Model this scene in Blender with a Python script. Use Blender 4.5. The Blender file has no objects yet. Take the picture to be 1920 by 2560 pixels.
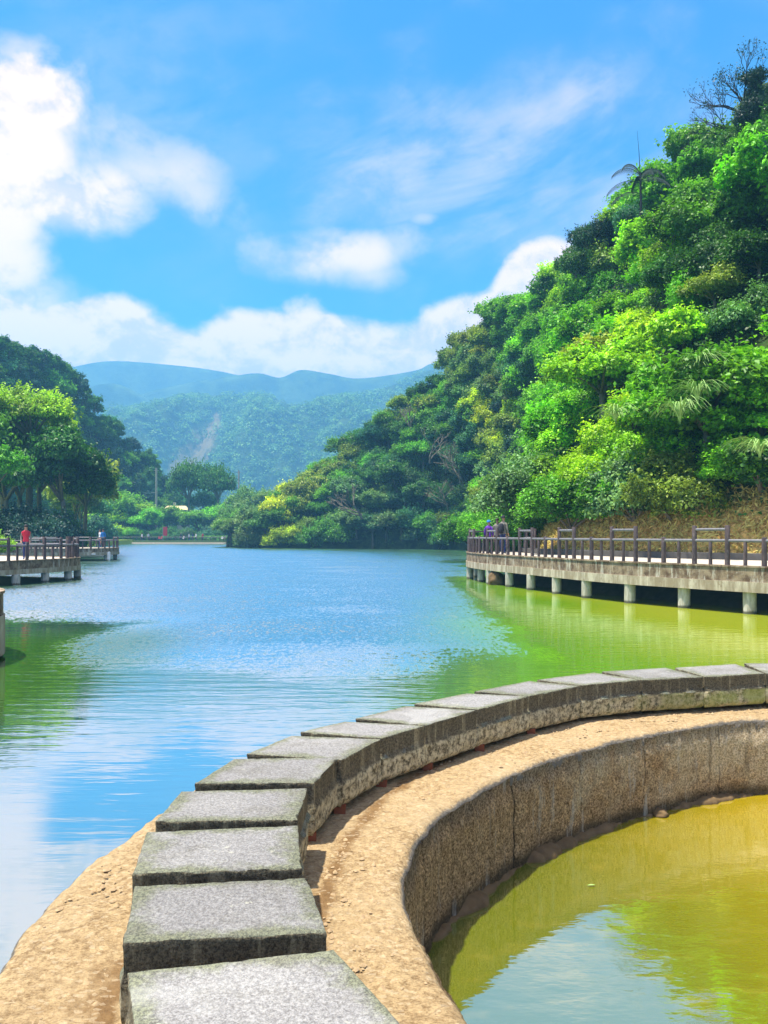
import bpy, math, random
import numpy as np
from mathutils import Vector, Matrix
sc = bpy.context.scene
R = math.radians
# ------------------------------------------------------------------ camera
CAMZ, HOR, F = 2.4, 1335.0, 1920.0
cam = bpy.data.cameras.new('camera'); camo = bpy.data.objects.new('camera', cam)
sc.collection.objects.link(camo); sc.camera = camo
camo.location = (0, 0, CAMZ); camo.rotation_euler = (R(90), 0, 0)
cam.sensor_fit = 'VERTICAL'; cam.sensor_height = 36; cam.lens = 27
cam.shift_y = (HOR - 1280) / 2560
cam.clip_start = 0.05; cam.clip_end = 12000
# ------------------------------------------------------------------ exposure, sun, sky
sc.view_settings.view_transform = 'Standard'; sc.view_settings.look = 'None'
sc.view_settings.exposure = 1.12; sc.view_settings.gamma = 1; sc.view_settings.use_curve_mapping = False
SUN_EL, SUN_AZ = 73, -96            # azimuth from +Y, positive to +X
sl = bpy.data.lights.new('sun', 'SUN'); slo = bpy.data.objects.new('sun', sl); sc.collection.objects.link(slo)
sl.energy = 5.0; sl.angle = R(1.5); sl.color = (1.0, 0.93, 0.80)
sd = Vector((math.sin(R(SUN_AZ))*math.cos(R(SUN_EL)), math.cos(R(SUN_AZ))*math.cos(R(SUN_EL)), math.sin(R(SUN_EL))))
slo.rotation_euler = sd.to_track_quat('Z', 'Y').to_euler(); slo.location = (-30, 20, 80)
sc.cycles.volume_bounces = 1; sc.cycles.max_bounces = 6; sc.cycles.transparent_max_bounces = 8
sc.cycles.diffuse_bounces = 3; sc.cycles.glossy_bounces = 3; sc.cycles.caustics_reflective = False

class NB:
    """tiny node graph helper"""
    def __init__(s, nt): s.nt = nt; nt.nodes.clear()
    def n(s, t, **kw):
        x = s.nt.nodes.new(t)
        for k, v in kw.items(): setattr(x, k, v)
        return x
    def put(s, sock, v):
        if v is None: return
        if isinstance(v, (int, float)):
            try: sock.default_value = v
            except TypeError: sock.default_value = (v, v, v, 1) if len(sock.default_value) == 4 else (v, v, v)
        elif isinstance(v, (tuple, list)):
            n = len(sock.default_value); v = list(v)[:n]
            if len(v) < n: v.append(1)
            sock.default_value = v
        else: s.nt.links.new(v, sock)
    def m(s, op, a, b=None, c=None, clamp=False):
        x = s.n('ShaderNodeMath', operation=op); x.use_clamp = clamp
        s.put(x.inputs[0], a); s.put(x.inputs[1], b)
        if c is not None: s.put(x.inputs[2], c)
        return x.outputs[0]
    def add(s, a, b): return s.m('ADD', a, b)
    def sub(s, a, b): return s.m('SUBTRACT', a, b)
    def mul(s, a, b): return s.m('MULTIPLY', a, b)
    def step(s, v, a, b, to0=0., to1=1.):
        x = s.n('ShaderNodeMapRange', interpolation_type='SMOOTHSTEP')
        s.put(x.inputs[0], v); s.put(x.inputs[1], a); s.put(x.inputs[2], b); s.put(x.inputs[3], to0); s.put(x.inputs[4], to1)
        return x.outputs[0]
    def mix(s, f, a, b, bt='MIX'):
        x = s.n('ShaderNodeMix', data_type='RGBA', blend_type=bt)
        s.put(x.inputs[0], f); s.put(x.inputs[6], a); s.put(x.inputs[7], b)
        return x.outputs[2]
    def noise(s, vec, scale, detail=4, rough=.55, dist=0., out=0):
        x = s.n('ShaderNodeTexNoise'); s.put(x.inputs['Vector'], vec)
        x.inputs['Scale'].default_value = scale; x.inputs['Detail'].default_value = detail
        x.inputs['Roughness'].default_value = rough; x.inputs['Distortion'].default_value = dist
        return x.outputs[out]
    def vor(s, vec, scale, feature='F1', out=0, rnd=1.):
        x = s.n('ShaderNodeTexVoronoi', feature=feature); s.put(x.inputs['Vector'], vec)
        x.inputs['Scale'].default_value = scale; x.inputs['Randomness'].default_value = rnd
        return x.outputs[out]
    def comb(s, x, y, z):
        c = s.n('ShaderNodeCombineXYZ'); s.put(c.inputs[0], x); s.put(c.inputs[1], y); s.put(c.inputs[2], z); return c.outputs[0]
    def sep(s, v):
        c = s.n('ShaderNodeSeparateXYZ'); s.put(c.inputs[0], v); return c.outputs
    def scalev(s, v, t):
        x = s.n('ShaderNodeVectorMath', operation='MULTIPLY'); s.put(x.inputs[0], v); x.inputs[1].default_value = t; return x.outputs[0]

# world: Nishita sky, deepened to the photo's azure, with procedural clouds in the sky's own directions
world = bpy.data.worlds.new("World"); sc.world = world; world.use_nodes = True
def az(px): return math.atan2(px-960, F)
def el(px, py): return math.atan2(HOR-py, math.hypot(px-960, F))
def make_world():
    g = NB(world.node_tree)
    sky = g.n('ShaderNodeTexSky', sky_type='NISHITA'); sky.sun_disc = False
    sky.sun_elevation = R(SUN_EL); sky.sun_rotation = R(SUN_AZ); sky.air_density = 1.0; sky.dust_density = 0.6; sky.ozone_density = 2.0
    d = g.n('ShaderNodeTexCoord').outputs['Generated']
    x, y, z = g.sep(d)
    a = g.m('ARCTAN2', x, y); e = g.m('ARCSINE', z)
    ang = g.comb(a, e, 0.0)
    dv = g.n('ShaderNodeVectorMath', operation='ADD'); g.put(dv.inputs[0], g.scalev(d, (1, 1, 1.4))); g.put(dv.inputs[1], g.scalev(g.noise(d, 6, 2, .5, 0, 1), (.07, .07, .07)))
    dv2 = g.n('ShaderNodeVectorMath', operation='ADD'); g.put(dv2.inputs[0], dv.outputs[0]); dv2.inputs[1].default_value = (-.010, 0, .022)
    nz_ = g.noise(dv.outputs[0], 9, 6, .62); relief = g.mul(g.sub(nz_, g.noise(dv2.outputs[0], 9, 5, .62)), .62)
    bil = g.add(g.mul(g.m('SUBTRACT', 1., g.vor(dv.outputs[0], 13)), .42), g.add(.12, g.mul(nz_, .66)))
    wob = g.mul(g.sub(bil, .72), 1.25)          # billows
    wob2 = g.sub(g.noise(g.scalev(d, (1, 1, 1.8)), 3.2, 4, .55), .5)
    # top edge of the cumulus bank as a curve of azimuth
    edge = [(-400, 560), (-100, 620), (30, 700), (110, 725), (170, 720), (250, 715), (380, 740), (430, 765), (480, 790), (560, 765), (640, 765), (700, 735), (760, 722), (830, 745),
            (930, 795), (1000, 800), (1080, 720), (1140, 700), (1200, 690), (1270, 620), (1330, 590), (1400, 575), (1500, 640), (1700, 800), (2300, 900)]
    fc = g.n('ShaderNodeFloatCurve'); cv = fc.mapping.curves[0]
    A0, A1 = az(-400), az(2300)
    pts = [((az(p)-A0)/(A1-A0), el(p, q)/0.6) for p, q in edge]
    cv.points[0].location = pts[0]; cv.points[1].location = pts[-1]
    for p in pts[1:-1]: cv.points.new(*p)
    fc.mapping.update()
    an = g.m('DIVIDE', g.sub(a, A0), A1-A0, clamp=True)
    g.put(fc.inputs['Value'], an)
    top = g.mul(fc.outputs[0], 0.6)
    dd = g.add(g.sub(top, e), g.mul(wob, .06))
    bank = g.mul(g.step(dd, -.003, .020), g.step(g.m('ABSOLUTE', a), 2.6, 1.1))
    def blob(px, py, rx, ry, w=.7, soft=.35, rot=0.):
        ca, ce = az(px), el(px, py)
        da = g.sub(a, ca); de = g.sub(e, ce)
        c, s_ = math.cos(rot), math.sin(rot)
        u = g.add(g.mul(da, c), g.mul(de, s_)); v = g.sub(g.mul(de, c), g.mul(da, s_))
        r = g.m('SQRT', g.add(g.m('POWER', g.mul(u, 1/(rx/F)), 2), g.m('POWER', g.mul(v, 1/(ry/F)), 2)))
        return g.step(g.add(g.add(g.sub(1., r), g.mul(wob, w)), g.mul(wob2, w)), -.02, soft)
    B = [blob(-20, 330, 300, 220, .9, .6), blob(130, 480, 330, 130, 1.0, .8), blob(-80, 600, 240, 320, .8, .6), blob(70, 250, 150, 100, 1.0, .4)]
    cl = bank
    for b in B: cl = g.m('MAXIMUM', cl, b)
    soft = [g.mul(blob(850, 635, 320, 85, 1.1, .9, .08), .9), g.mul(blob(420, 440, 300, 120, 1.2, 1.2, -.15), .75), g.mul(blob(1060, 545, 60, 25, 1., 1.), .4),
            g.mul(blob(30, 760, 260, 130, .8, .9), .9)]
    for b in soft: cl = g.m('MAXIMUM', cl, b)
    # cirrus veil: streaky, rising to the right
    cir = g.noise(g.comb(g.mul(g.add(a, g.mul(e, -.5)), 1.0), g.mul(g.add(e, g.mul(a, -.25)), 2.6), 3.1), 4.2, 7, .58, .4)
    veil = g.mul(g.step(cir, .30, .70), g.m('MAXIMUM', blob(1230, 420, 720, 330, .8, .9), g.mul(blob(400, 300, 700, 500, .8, 1.2), .35)))
    cl = g.m('MAXIMUM', cl, g.mul(veil, .62))
    # scattered unseen cloud behind and above the camera, enlarged to whiten fill and reflections
    over = g.mul(g.step(g.noise(g.scalev(d, (1, 1, 2.2)), 2.1, 6, .6), .36, .56), g.step(g.add(e, g.mul(g.m('ABSOLUTE', a), .5)), .76, .98))
    cl = g.m('MAXIMUM', cl, g.mul(over, .85))
    shade = g.step(g.add(g.add(nz_, g.mul(g.step(dd, .0, .14), -.20)), g.mul(relief, 2.2)), .22, .55)
    ccol = g.mix(shade, (5.4, 4.2, 4.2), (8.4, 5.9, 5.2))
    skyc = g.mix(1., sky.outputs[0], (0.0, 0.60, 1.04), 'MULTIPLY')
    col = g.mix(g.mul(cl, .97), skyc, ccol)
    bg = g.n('ShaderNodeBackground'); g.put(bg.inputs[0], col); bg.inputs[1].default_value = 0.1
    o = g.n('ShaderNodeOutputWorld'); g.nt.links.new(bg.outputs[0], o.inputs[0])
make_world()

# ------------------------------------------------------------------ helpers
col = bpy.data.collections.new('lake'); sc.collection.children.link(col)
def tag(o, label=None, cat=None, group=None, kind=None):
    if label: o['label'] = label
    if cat: o['category'] = cat
    if group: o['group'] = group
    if kind: o['kind'] = kind
    return o
def empty(name, loc=(0, 0, 0), rz=0., label=None, cat=None, group=None):
    o = bpy.data.objects.new(name, None); col.objects.link(o); o.location = loc; o.rotation_euler = (0, 0, rz); o.empty_display_size = .1
    return tag(o, label, cat, group)
def obj(name, me, mat=None, parent=None, loc=None):
    o = bpy.data.objects.new(name, me); col.objects.link(o)
    if mat is not None:
        for mm in (mat if isinstance(mat, (list, tuple)) else [mat]):
            if mm.name not in [q.name for q in me.materials if q]: me.materials.append(mm)
    if parent: o.parent = parent
    if loc: o.location = loc
    return o
def struct(name, me, mat): return tag(obj(name, me, mat), kind='structure')
def mesh(name, v, f, smooth=False):
    """v (N,3); f (M,3|4) array or list of lists"""
    me = bpy.data.meshes.new(name); v = np.asarray(v, dtype=np.float32)
    if isinstance(f, np.ndarray):
        M, k = f.shape
        me.vertices.add(len(v)); me.vertices.foreach_set('co', v.ravel())
        me.loops.add(M*k); me.loops.foreach_set('vertex_index', f.astype(np.int32).ravel())
        me.polygons.add(M); me.polygons.foreach_set('loop_start', np.arange(0, M*k, k, dtype=np.int32))
    else: me.from_pydata([tuple(map(float, q)) for q in v], [], f)
    me.update(calc_edges=True); me.validate()
    if smooth: me.polygons.foreach_set('use_smooth', np.ones(len(me.polygons), dtype=bool))
    return me
def hashn(ix, iy, iz, seed):
    n = (ix*374761393 + iy*668265263 + iz*2147483647 % 1013904223 + iz*1274126177 + seed*974634777) & 0xffffffff
    n = ((n ^ (n >> 13))*1274126177) & 0xffffffff; n = n ^ (n >> 16)
    return (n & 0xffffff)/float(0xffffff)
def vnoise(p, seed=0):
    p = np.asarray(p, dtype=np.float64); i = np.floor(p).astype(np.int64); f = p-i; f = f*f*(3-2*f); out = 0
    for dx in (0, 1):
        for dy in (0, 1):
            for dz in (0, 1):
                w = (f[..., 0] if dx else 1-f[..., 0])*(f[..., 1] if dy else 1-f[..., 1])*(f[..., 2] if dz else 1-f[..., 2])
                out = out+w*hashn(i[..., 0]+dx, i[..., 1]+dy, i[..., 2]+dz, seed)
    return out*2-1
def fbm(p, oct=4, seed=0, gain=.5):
    p = np.asarray(p, dtype=np.float64); a = 1; s = 0; t = 0
    for k in range(oct): s = s+a*vnoise(p*(2**k)+k*17.3, seed+k); t += a; a *= gain
    return s/t
def P(px, py, d): return np.array(((px-960)/F*d, d, CAMZ-(py-HOR)/F*d))
def ground_at(px, py, z): return P(px, py, (CAMZ-z)*F/(py-HOR))
def proj(p): return 960+p[0]/p[1]*F, HOR-(p[2]-CAMZ)/p[1]*F
def grid_faces(nu, nv, closed=False):
    u = np.arange(nu if closed else nu-1); v = np.arange(nv-1); U, V = np.meshgrid(u, v, indexing='ij'); U2 = (U+1) % nu
    return np.stack([U*nv+V, U2*nv+V, U2*nv+V+1, U*nv+V+1], -1).reshape(-1, 4)
def catmull(pts, n):
    pts = np.array(pts, float); k = len(pts); seg = np.r_[0, np.cumsum(np.linalg.norm(np.diff(pts[:, :2], axis=0), axis=1))]
    ext = np.vstack([2*pts[0]-pts[1], pts, 2*pts[-1]-pts[-2]]); out = []
    for s in np.linspace(0, seg[-1], n):
        i = min(np.searchsorted(seg, s, side='right')-1, k-2); t = (s-seg[i])/(seg[i+1]-seg[i])
        a, b, c, d = ext[i:i+4]
        out.append(.5*((2*b)+(-a+c)*t+(2*a-5*b+4*c-d)*t*t+(-a+3*b-3*c+d)*t**3))
    return np.array(out)
class MB:
    def __init__(s): s.v = []; s.f = []; s.mi = []
    def addm(s, v, f, mi=0):
        o = len(s.v); s.v += [tuple(map(float, q)) for q in v]; s.f += [tuple(int(i)+o for i in q) for q in f]; s.mi += [mi]*len(f); return s
    def box(s, c, size, rz=0., mi=0):
        x, y, z = [q/2 for q in size]; ca, sa = math.cos(rz), math.sin(rz); v = []
        for dz in (-z, z):
            for dx, dy in ((-x, -y), (x, -y), (x, y), (-x, y)): v.append((c[0]+dx*ca-dy*sa, c[1]+dx*sa+dy*ca, c[2]+dz))
        return s.addm(v, [(3, 2, 1, 0), (4, 5, 6, 7), (0, 1, 5, 4), (1, 2, 6, 5), (2, 3, 7, 6), (3, 0, 4, 7)], mi)
    def tube(s, pts, rad, n=8, mi=0, caps=True):
        pts = [Vector(map(float, p)) for p in pts]; m = len(pts)
        if not hasattr(rad, '__len__'): rad = [rad]*m
        t0 = (pts[1]-pts[0]).normalized(); ref = Vector((0, 0, 1)) if abs(t0.z) < .9 else Vector((1, 0, 0)); nrm = t0.cross(ref).normalized(); v = []
        for i, p in enumerate(pts):
            t = (pts[min(i+1, m-1)]-pts[max(i-1, 0)]).normalized(); nrm = (nrm-t*nrm.dot(t)).normalized(); b = t.cross(nrm)
            for k in range(n):
                a = 2*math.pi*k/n; v.append(p+(nrm*math.cos(a)+b*math.sin(a))*rad[i])
        f = [(i*n+k, i*n+(k+1) % n, (i+1)*n+(k+1) % n, (i+1)*n+k) for i in range(m-1) for k in range(n)]
        if caps: f += [tuple(range(n-1, -1, -1)), tuple((m-1)*n+k for k in range(n))]
        return s.addm(v, f, mi)
    def build(s, name, mat, parent=None, smooth=False, loc=None):
        me = bpy.data.meshes.new(name); me.from_pydata(s.v, [], s.f); me.update()
        o = obj(name, me, mat, parent, loc)
        me.polygons.foreach_set('material_index', s.mi)
        if smooth: me.polygons.foreach_set('use_smooth', [True]*len(me.polygons)); me.set_sharp_from_angle(angle=R(40))
        return o

# ------------------------------------------------------------------ materials
MATS = {}
def mat(name, fn):
    m = bpy.data.materials.new(name); m.use_nodes = True; g = NB(m.node_tree)
    o = g.n('ShaderNodeOutputMaterial'); fn(g, o); MATS[name] = m; return m
def prin(g, o, colr, rough=.8, spec=.3, bump=None, bd=.01, bs=1., metal=0):
    p = g.n('ShaderNodeBsdfPrincipled'); g.put(p.inputs['Base Color'], colr); g.put(p.inputs['Roughness'], rough)
    p.inputs['Specular IOR Level'].default_value = spec; p.inputs['Metallic'].default_value = metal
    if bump is not None:
        b = g.n('ShaderNodeBump'); b.inputs['Strength'].default_value = bs; b.inputs['Distance'].default_value = bd
        g.put(b.inputs['Height'], bump); g.nt.links.new(b.outputs[0], p.inputs['Normal'])
    g.nt.links.new(p.outputs[0], o.inputs[0]); return p
def pos(g): return g.n('ShaderNodeNewGeometry').outputs['Position']
def objc(g): return g.n('ShaderNodeTexCoord').outputs['Object']
def rnd(g): return g.n('ShaderNodeObjectInfo').outputs['Random']
def plain(name, c, rough=.7, spec=.3, sc_=8., amt=.25):
    def fn(g, o):
        n = g.noise(pos(g), sc_, 5, .6)
        prin(g, o, g.mix(n, tuple(q*(1-amt) for q in c), tuple(min(1, q*(1+amt)) for q in c)), rough, spec, n, .01, .4)
    return mat(name, fn)
def m_stone_top(g, o):
    p = pos(g); n1 = g.noise(p, 70, 5, .7); n2 = g.noise(p, 2.3, 4, .6); v = g.vor(p, 95); n3 = g.noise(p, 210, 2, .6)
    grain = g.step(g.add(g.mul(n1, .6), g.mul(n3, .4)), .36, .64)
    c = g.mix(grain, (.13, .126, .126), (.335, .33, .33))
    c = g.mix(g.step(n2, .40, .68), c, g.mix(grain, (.17, .166, .166), (.38, .375, .37)))
    x, y, z = g.sep(p); nz = g.sep(g.n('ShaderNodeNewGeometry').outputs['Normal'])[2]
    # moss and dirt creeping in from the edges (attribute: distance to the nearest top edge)
    ed = g.n('ShaderNodeAttribute', attribute_name='edge').outputs['Fac']
    moss = g.mul(g.step(g.add(ed, g.mul(g.sub(g.noise(p, 7, 5, .7), .5), .30)), .085, .0), .75)
    c = g.mix(moss, c, g.mix(grain, (.05, .055, .035), (.22, .24, .12)))
    pale = g.mul(g.step(g.noise(p, 1.6, 3, .6), .58, .66), .30); c = g.mix(pale, c, (.45, .45, .44))
    blot = g.mul(g.step(g.noise(p, 4.3, 6, .7), .50, .64), .45); c = g.mix(blot, c, g.mix(grain, (.09, .085, .075), (.22, .21, .18)))
    lich = g.mul(g.step(g.noise(p, 19, 3, .6), .66, .71), g.step(g.noise(p, 2.9, 2, .5), .48, .56)); c = g.mix(g.mul(lich, .6), c, (.46, .46, .38))
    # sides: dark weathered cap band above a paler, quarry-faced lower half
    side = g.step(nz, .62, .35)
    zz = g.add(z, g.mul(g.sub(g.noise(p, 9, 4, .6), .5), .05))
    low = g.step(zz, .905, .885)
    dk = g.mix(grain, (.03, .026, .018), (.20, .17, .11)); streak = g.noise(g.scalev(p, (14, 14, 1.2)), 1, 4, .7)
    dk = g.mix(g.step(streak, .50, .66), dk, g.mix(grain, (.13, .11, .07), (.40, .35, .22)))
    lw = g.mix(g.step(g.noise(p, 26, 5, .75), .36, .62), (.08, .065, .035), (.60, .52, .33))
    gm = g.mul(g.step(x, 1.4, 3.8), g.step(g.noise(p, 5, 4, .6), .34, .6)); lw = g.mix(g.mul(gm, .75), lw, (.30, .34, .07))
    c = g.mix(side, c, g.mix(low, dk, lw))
    h = g.add(g.mul(n1, .6), g.add(g.mul(v, .5), g.mul(n3, .3)))
    rr = g.step(rnd(g), 0, 1, .78, 1.0); c = g.mix(1., c, g.comb(rr, rr, g.mul(rr, .98)), 'MULTIPLY')
    prin(g, o, c, .82, .35, h, .006, .9)
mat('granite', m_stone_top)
def m_ledge(g, o):
    p = pos(g); n1 = g.noise(p, 26, 7, .72); n2 = g.noise(p, 1.9, 4, .6); v = g.vor(g.scalev(p, (1, 1.8, 1)), 30); n3 = g.noise(g.scalev(p, (1, 2.2, 1)), 80, 3, .6)
    c = g.mix(g.step(g.add(g.mul(n1, .6), g.mul(n3, .4)), .34, .62), (.19, .12, .055), (.50, .365, .195))
    c = g.mix(g.step(n2, .40, .72), c, g.mix(n1, (.28, .195, .10), (.60, .465, .275)))
    st = g.n('ShaderNodeAttribute', attribute_name='browning').outputs['Fac']
    browned = g.step(g.add(st, g.mul(g.sub(g.noise(p, 6, 5, .7), .5), 1.2)), .45, .95)
    c = g.mix(g.mul(browned, .85), c, g.mix(n1, (.07, .035, .018), (.30, .17, .06)))
    peb = g.vor(g.scalev(p, (1, 1.6, 1)), 46, 'F1', 1); pb = g.step(g.sep(peb)[0], .86, .9); c = g.mix(g.mul(pb, .28), c, (.66, .55, .38))
    crack = g.step(g.vor(g.mix(.16, p, g.noise(p, 3, 4, .6, 0, 1)), .8, 'DISTANCE_TO_EDGE'), .004, .0); c = g.mix(g.mul(crack, .4), c, (.12, .07, .035))
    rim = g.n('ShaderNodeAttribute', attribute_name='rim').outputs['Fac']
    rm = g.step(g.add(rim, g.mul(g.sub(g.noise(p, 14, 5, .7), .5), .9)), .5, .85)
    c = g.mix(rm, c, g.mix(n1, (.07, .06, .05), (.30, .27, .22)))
    prin(g, o, c, .9, .2, g.add(g.mul(n1, 1.1), g.add(g.mul(v, .45), g.mul(n3, .5))), .016, 1.)
mat('tan_concrete', m_ledge)
def m_wall(g, o):
    p = pos(g); x, y, z = g.sep(p); n1 = g.noise(p, 62, 5, .78); n2 = g.noise(p, 2.2, 5, .6); n3 = g.noise(g.scalev(p, (5, 5, .8)), 2.2, 5, .65)
    grain = g.step(n1, .38, .62)
    brown = g.mix(grain, (.16, .09, .04), (.84, .56, .30)); grey = g.mix(grain, (.36, .27, .16), (.90, .74, .50))
    ch = g.step(g.noise(p, 17, 5, .75), .40, .60); brown = g.mix(ch, g.mix(.45, brown, (.10, .055, .025)), brown)
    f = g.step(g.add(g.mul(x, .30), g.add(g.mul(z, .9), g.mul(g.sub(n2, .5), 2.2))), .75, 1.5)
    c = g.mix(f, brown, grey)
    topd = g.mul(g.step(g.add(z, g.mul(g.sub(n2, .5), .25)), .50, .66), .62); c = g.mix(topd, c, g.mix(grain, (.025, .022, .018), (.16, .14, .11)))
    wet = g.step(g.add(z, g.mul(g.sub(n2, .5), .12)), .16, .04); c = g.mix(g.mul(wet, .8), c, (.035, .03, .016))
    st = g.mul(g.step(n3, .56, .72), .55); c = g.mix(st, c, (.62, .58, .50))
    st2 = g.mul(g.step(g.noise(g.scalev(p, (6, 6, .7)), 1.7, 5, .6), .55, .68), .5); c = g.mix(st2, c, (.07, .055, .035))
    jo = g.n('ShaderNodeAttribute', attribute_name='joint').outputs['Fac']; c = g.mix(g.step(jo, .3, .9), c, (.02, .016, .012))
    prin(g, o, c, .9, .2, g.add(n1, g.mul(g.noise(p, 22, 4, .6), .7)), .018, 1.)
mat('rough_wall', m_wall)
def m_fascia(g, o):
    p = pos(g); n = g.noise(p, 3, 6, .65); x, y, z = g.sep(p)
    st = g.noise(g.scalev(p, (3.2, 3.2, .5)), 1.6, 5, .75)
    c = g.mix(g.step(n, .35, .65), (.13, .085, .055), (.36, .28, .19))
    c = g.mix(g.mul(g.step(st, .52, .66), .8), c, (.62, .58, .48)); c = g.mix(g.mul(g.step(st, .42, .34), .7), c, (.07, .045, .03))
    sp = g.step(g.noise(p, 7, 5, .7), .66, .72); c = g.mix(sp, c, (.75, .72, .62))
    prin(g, o, c, .85, .2, g.noise(p, 18, 5, .7), .02, .6)
mat('weathered_fascia', m_fascia)
def m_beam(g, o):
    p = pos(g); st = g.noise(g.scalev(p, (2.5, 2.5, .5)), 1.3, 5, .7)
    c = g.mix(g.step(st, .4, .65), (.34, .28, .19), (.62, .56, .43)); c = g.mix(g.mul(g.step(g.noise(p, 5, 5, .7), .60, .68), .6), c, (.20, .14, .08))
    prin(g, o, c, .85, .2, g.noise(p, 20, 4, .7), .01, .5)
mat('pale_beam', m_beam)
def m_pile(g, o):
    p = pos(g); z = g.sep(p)[2]; st = g.noise(g.scalev(p, (4, 4, .8)), 2, 5, .7)
    c = g.mix(g.step(st, .35, .65), (.40, .37, .29), (.66, .63, .55)); wet = g.step(g.add(z, g.mul(g.sub(st, .5), .12)), .13, .05)
    c = g.mix(g.mul(wet, .85), c, (.05, .05, .02)); prin(g, o, c, .8, .2, st, .02, .5)
mat('pile_concrete', m_pile)
def m_wood(g, o):
    p = pos(g); n = g.noise(g.scalev(p, (6, 6, 1.2)), 2, 5, .7); r = rnd(g)
    nz = g.noise(p, 9, 4, .6)
    c = g.mix(g.step(n, .3, .7), (.035, .025, .03), (.12, .085, .085)); c = g.mix(g.mul(g.step(nz, .55, .7), .4), c, (.26, .22, .22))
    prin(g, o, c, .6, .4, n, .01, .6)
mat('dark_log', m_wood)
def m_rail(g, o):
    p = pos(g); nz = g.noise(p, 9, 4, .6)
    prin(g, o, g.mix(nz, (.07, .065, .075), (.26, .26, .28)), .5, .5, nz, .01, .5)
mat('rail_log', m_rail)
def m_deck(g, o):
    p = pos(g); n = g.noise(p, 4, 5, .6); prin(g, o, g.mix(n, (.36, .31, .26), (.60, .55, .48)), .85, .2, n, .01, .5)
mat('deck_paving', m_deck)
def m_water(pool):
    def fn(g, o):
        p = pos(g); x, y, z = g.sep(p)
        dist = g.m('SQRT', g.add(g.mul(x, x), g.mul(y, y)))
        big = g.noise(p, .14, 3, .5); bn = g.sub(big, .5)
        if pool:
            body = g.mix(g.step(g.add(g.add(g.mul(x, .55), g.mul(y, .10)), g.mul(bn, 1.2)), .9, 3.2), (.14, .17, .005), (.56, .40, .003))  # left end of the pool colour darkened for the wall's shadow and reflection
            body = g.mix(g.mul(g.step(g.noise(g.scalev(p, (1, 2, 1)), 2.2, 5, .65), .50, .72), .35), body, (.42, .34, .04))
            w = g.add(g.mul(g.noise(g.scalev(p, (1, 1.8, 1)), 3.0, 3, .5), .5), g.mul(g.noise(g.scalev(p, (1, 3, 1)), 14, 2, .5), .06))
            bd, st = .010, .55
        else:
            # algae-green water in the calm eastern bay, clearer blue-grey out in the open
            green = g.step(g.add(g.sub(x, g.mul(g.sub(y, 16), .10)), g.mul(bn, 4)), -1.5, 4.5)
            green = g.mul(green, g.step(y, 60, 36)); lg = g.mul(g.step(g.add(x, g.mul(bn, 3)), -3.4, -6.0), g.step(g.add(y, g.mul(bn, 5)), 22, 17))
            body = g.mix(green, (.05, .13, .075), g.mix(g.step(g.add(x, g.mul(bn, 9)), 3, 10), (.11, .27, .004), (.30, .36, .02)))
            body = g.mix(lg, body, (.028, .085, .006))  # left patch: mirrored bank trees painted green into the body colour
            wig = g.mul(bn, 7)
            # wind ripples: strong in the open, none in the lee of the east bank or close to the curb
            ar = g.step(g.add(y, wig), 12.0, 19.0)
            lee = g.step(g.add(g.sub(x, g.mul(g.sub(y, 26), .02)), g.mul(g.sub(g.noise(p, .5, 3, .6), .5), 2.2)), 3.9, 2.2)
            lee = g.m('MAXIMUM', lee, g.step(y, 40, 46))
            leftcalm = g.m('MAXIMUM', g.step(g.add(x, g.mul(bn, 3)), -7.5, -4.5), g.step(y, 19, 25))
            rip = g.mul(g.mul(ar, lee), leftcalm)
            wc = g.sep(g.noise(g.scalev(p, (1., .38, 1)), 13., 3, .7, 0, 1)); gust = g.step(g.noise(g.scalev(p, (.6, 1, 1)), .35, 3, .6), .25, .6, .55, 1.)
            w3 = g.noise(g.scalev(p, (.35, 1.7, 1)), 2.6, 3, .55, .2)
            calm = g.mul(g.step(y, 3.5, 13, .10, .5), g.mul(w3, .35))
            w = calm; k = g.mul(g.mul(rip, gust), 1.15)
            bd, st = .060, .8
        b = g.n('ShaderNodeBump'); b.inputs['Strength'].default_value = st; b.inputs['Distance'].default_value = bd; g.put(b.inputs['Height'], w)
        if not pool:
            va = g.n('ShaderNodeVectorMath', operation='ADD'); g.nt.links.new(b.outputs[0], va.inputs[0]); g.put(va.inputs[1], g.comb(g.mul(g.sub(wc[0], .5), k), g.mul(g.sub(wc[1], .72), k), 0.))  # ripple normals lean toward the camera so the water mirrors higher, brighter sky
            b = g.n('ShaderNodeVectorMath', operation='NORMALIZE'); g.nt.links.new(va.outputs[0], b.inputs[0])
        df = g.n('ShaderNodeBsdfDiffuse'); g.put(df.inputs[0], body)
        gl = g.n('ShaderNodeBsdfGlossy'); gl.inputs['Roughness'].default_value = .03; gl.inputs[0].default_value = (.97, .98, 1, 1)
        g.nt.links.new(b.outputs[0], gl.inputs['Normal'])
        fr = g.n('ShaderNodeFresnel'); fr.inputs[0].default_value = 1.6 if pool else 1.62; g.nt.links.new(b.outputs[0], fr.inputs['Normal'])
        fac = g.m('POWER', fr.outputs[0], .33 if pool else .24)
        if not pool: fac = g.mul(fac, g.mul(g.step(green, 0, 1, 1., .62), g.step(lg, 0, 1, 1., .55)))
        mx = g.n('ShaderNodeMixShader'); g.nt.links.new(fac, mx.inputs[0]); g.nt.links.new(df.outputs[0], mx.inputs[1]); g.nt.links.new(gl.outputs[0], mx.inputs[2])
        g.nt.links.new(mx.outputs[0], o.inputs[0])
    return fn
mat('lake_water', m_water(False)); mat('pool_water', m_water(True))
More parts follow.
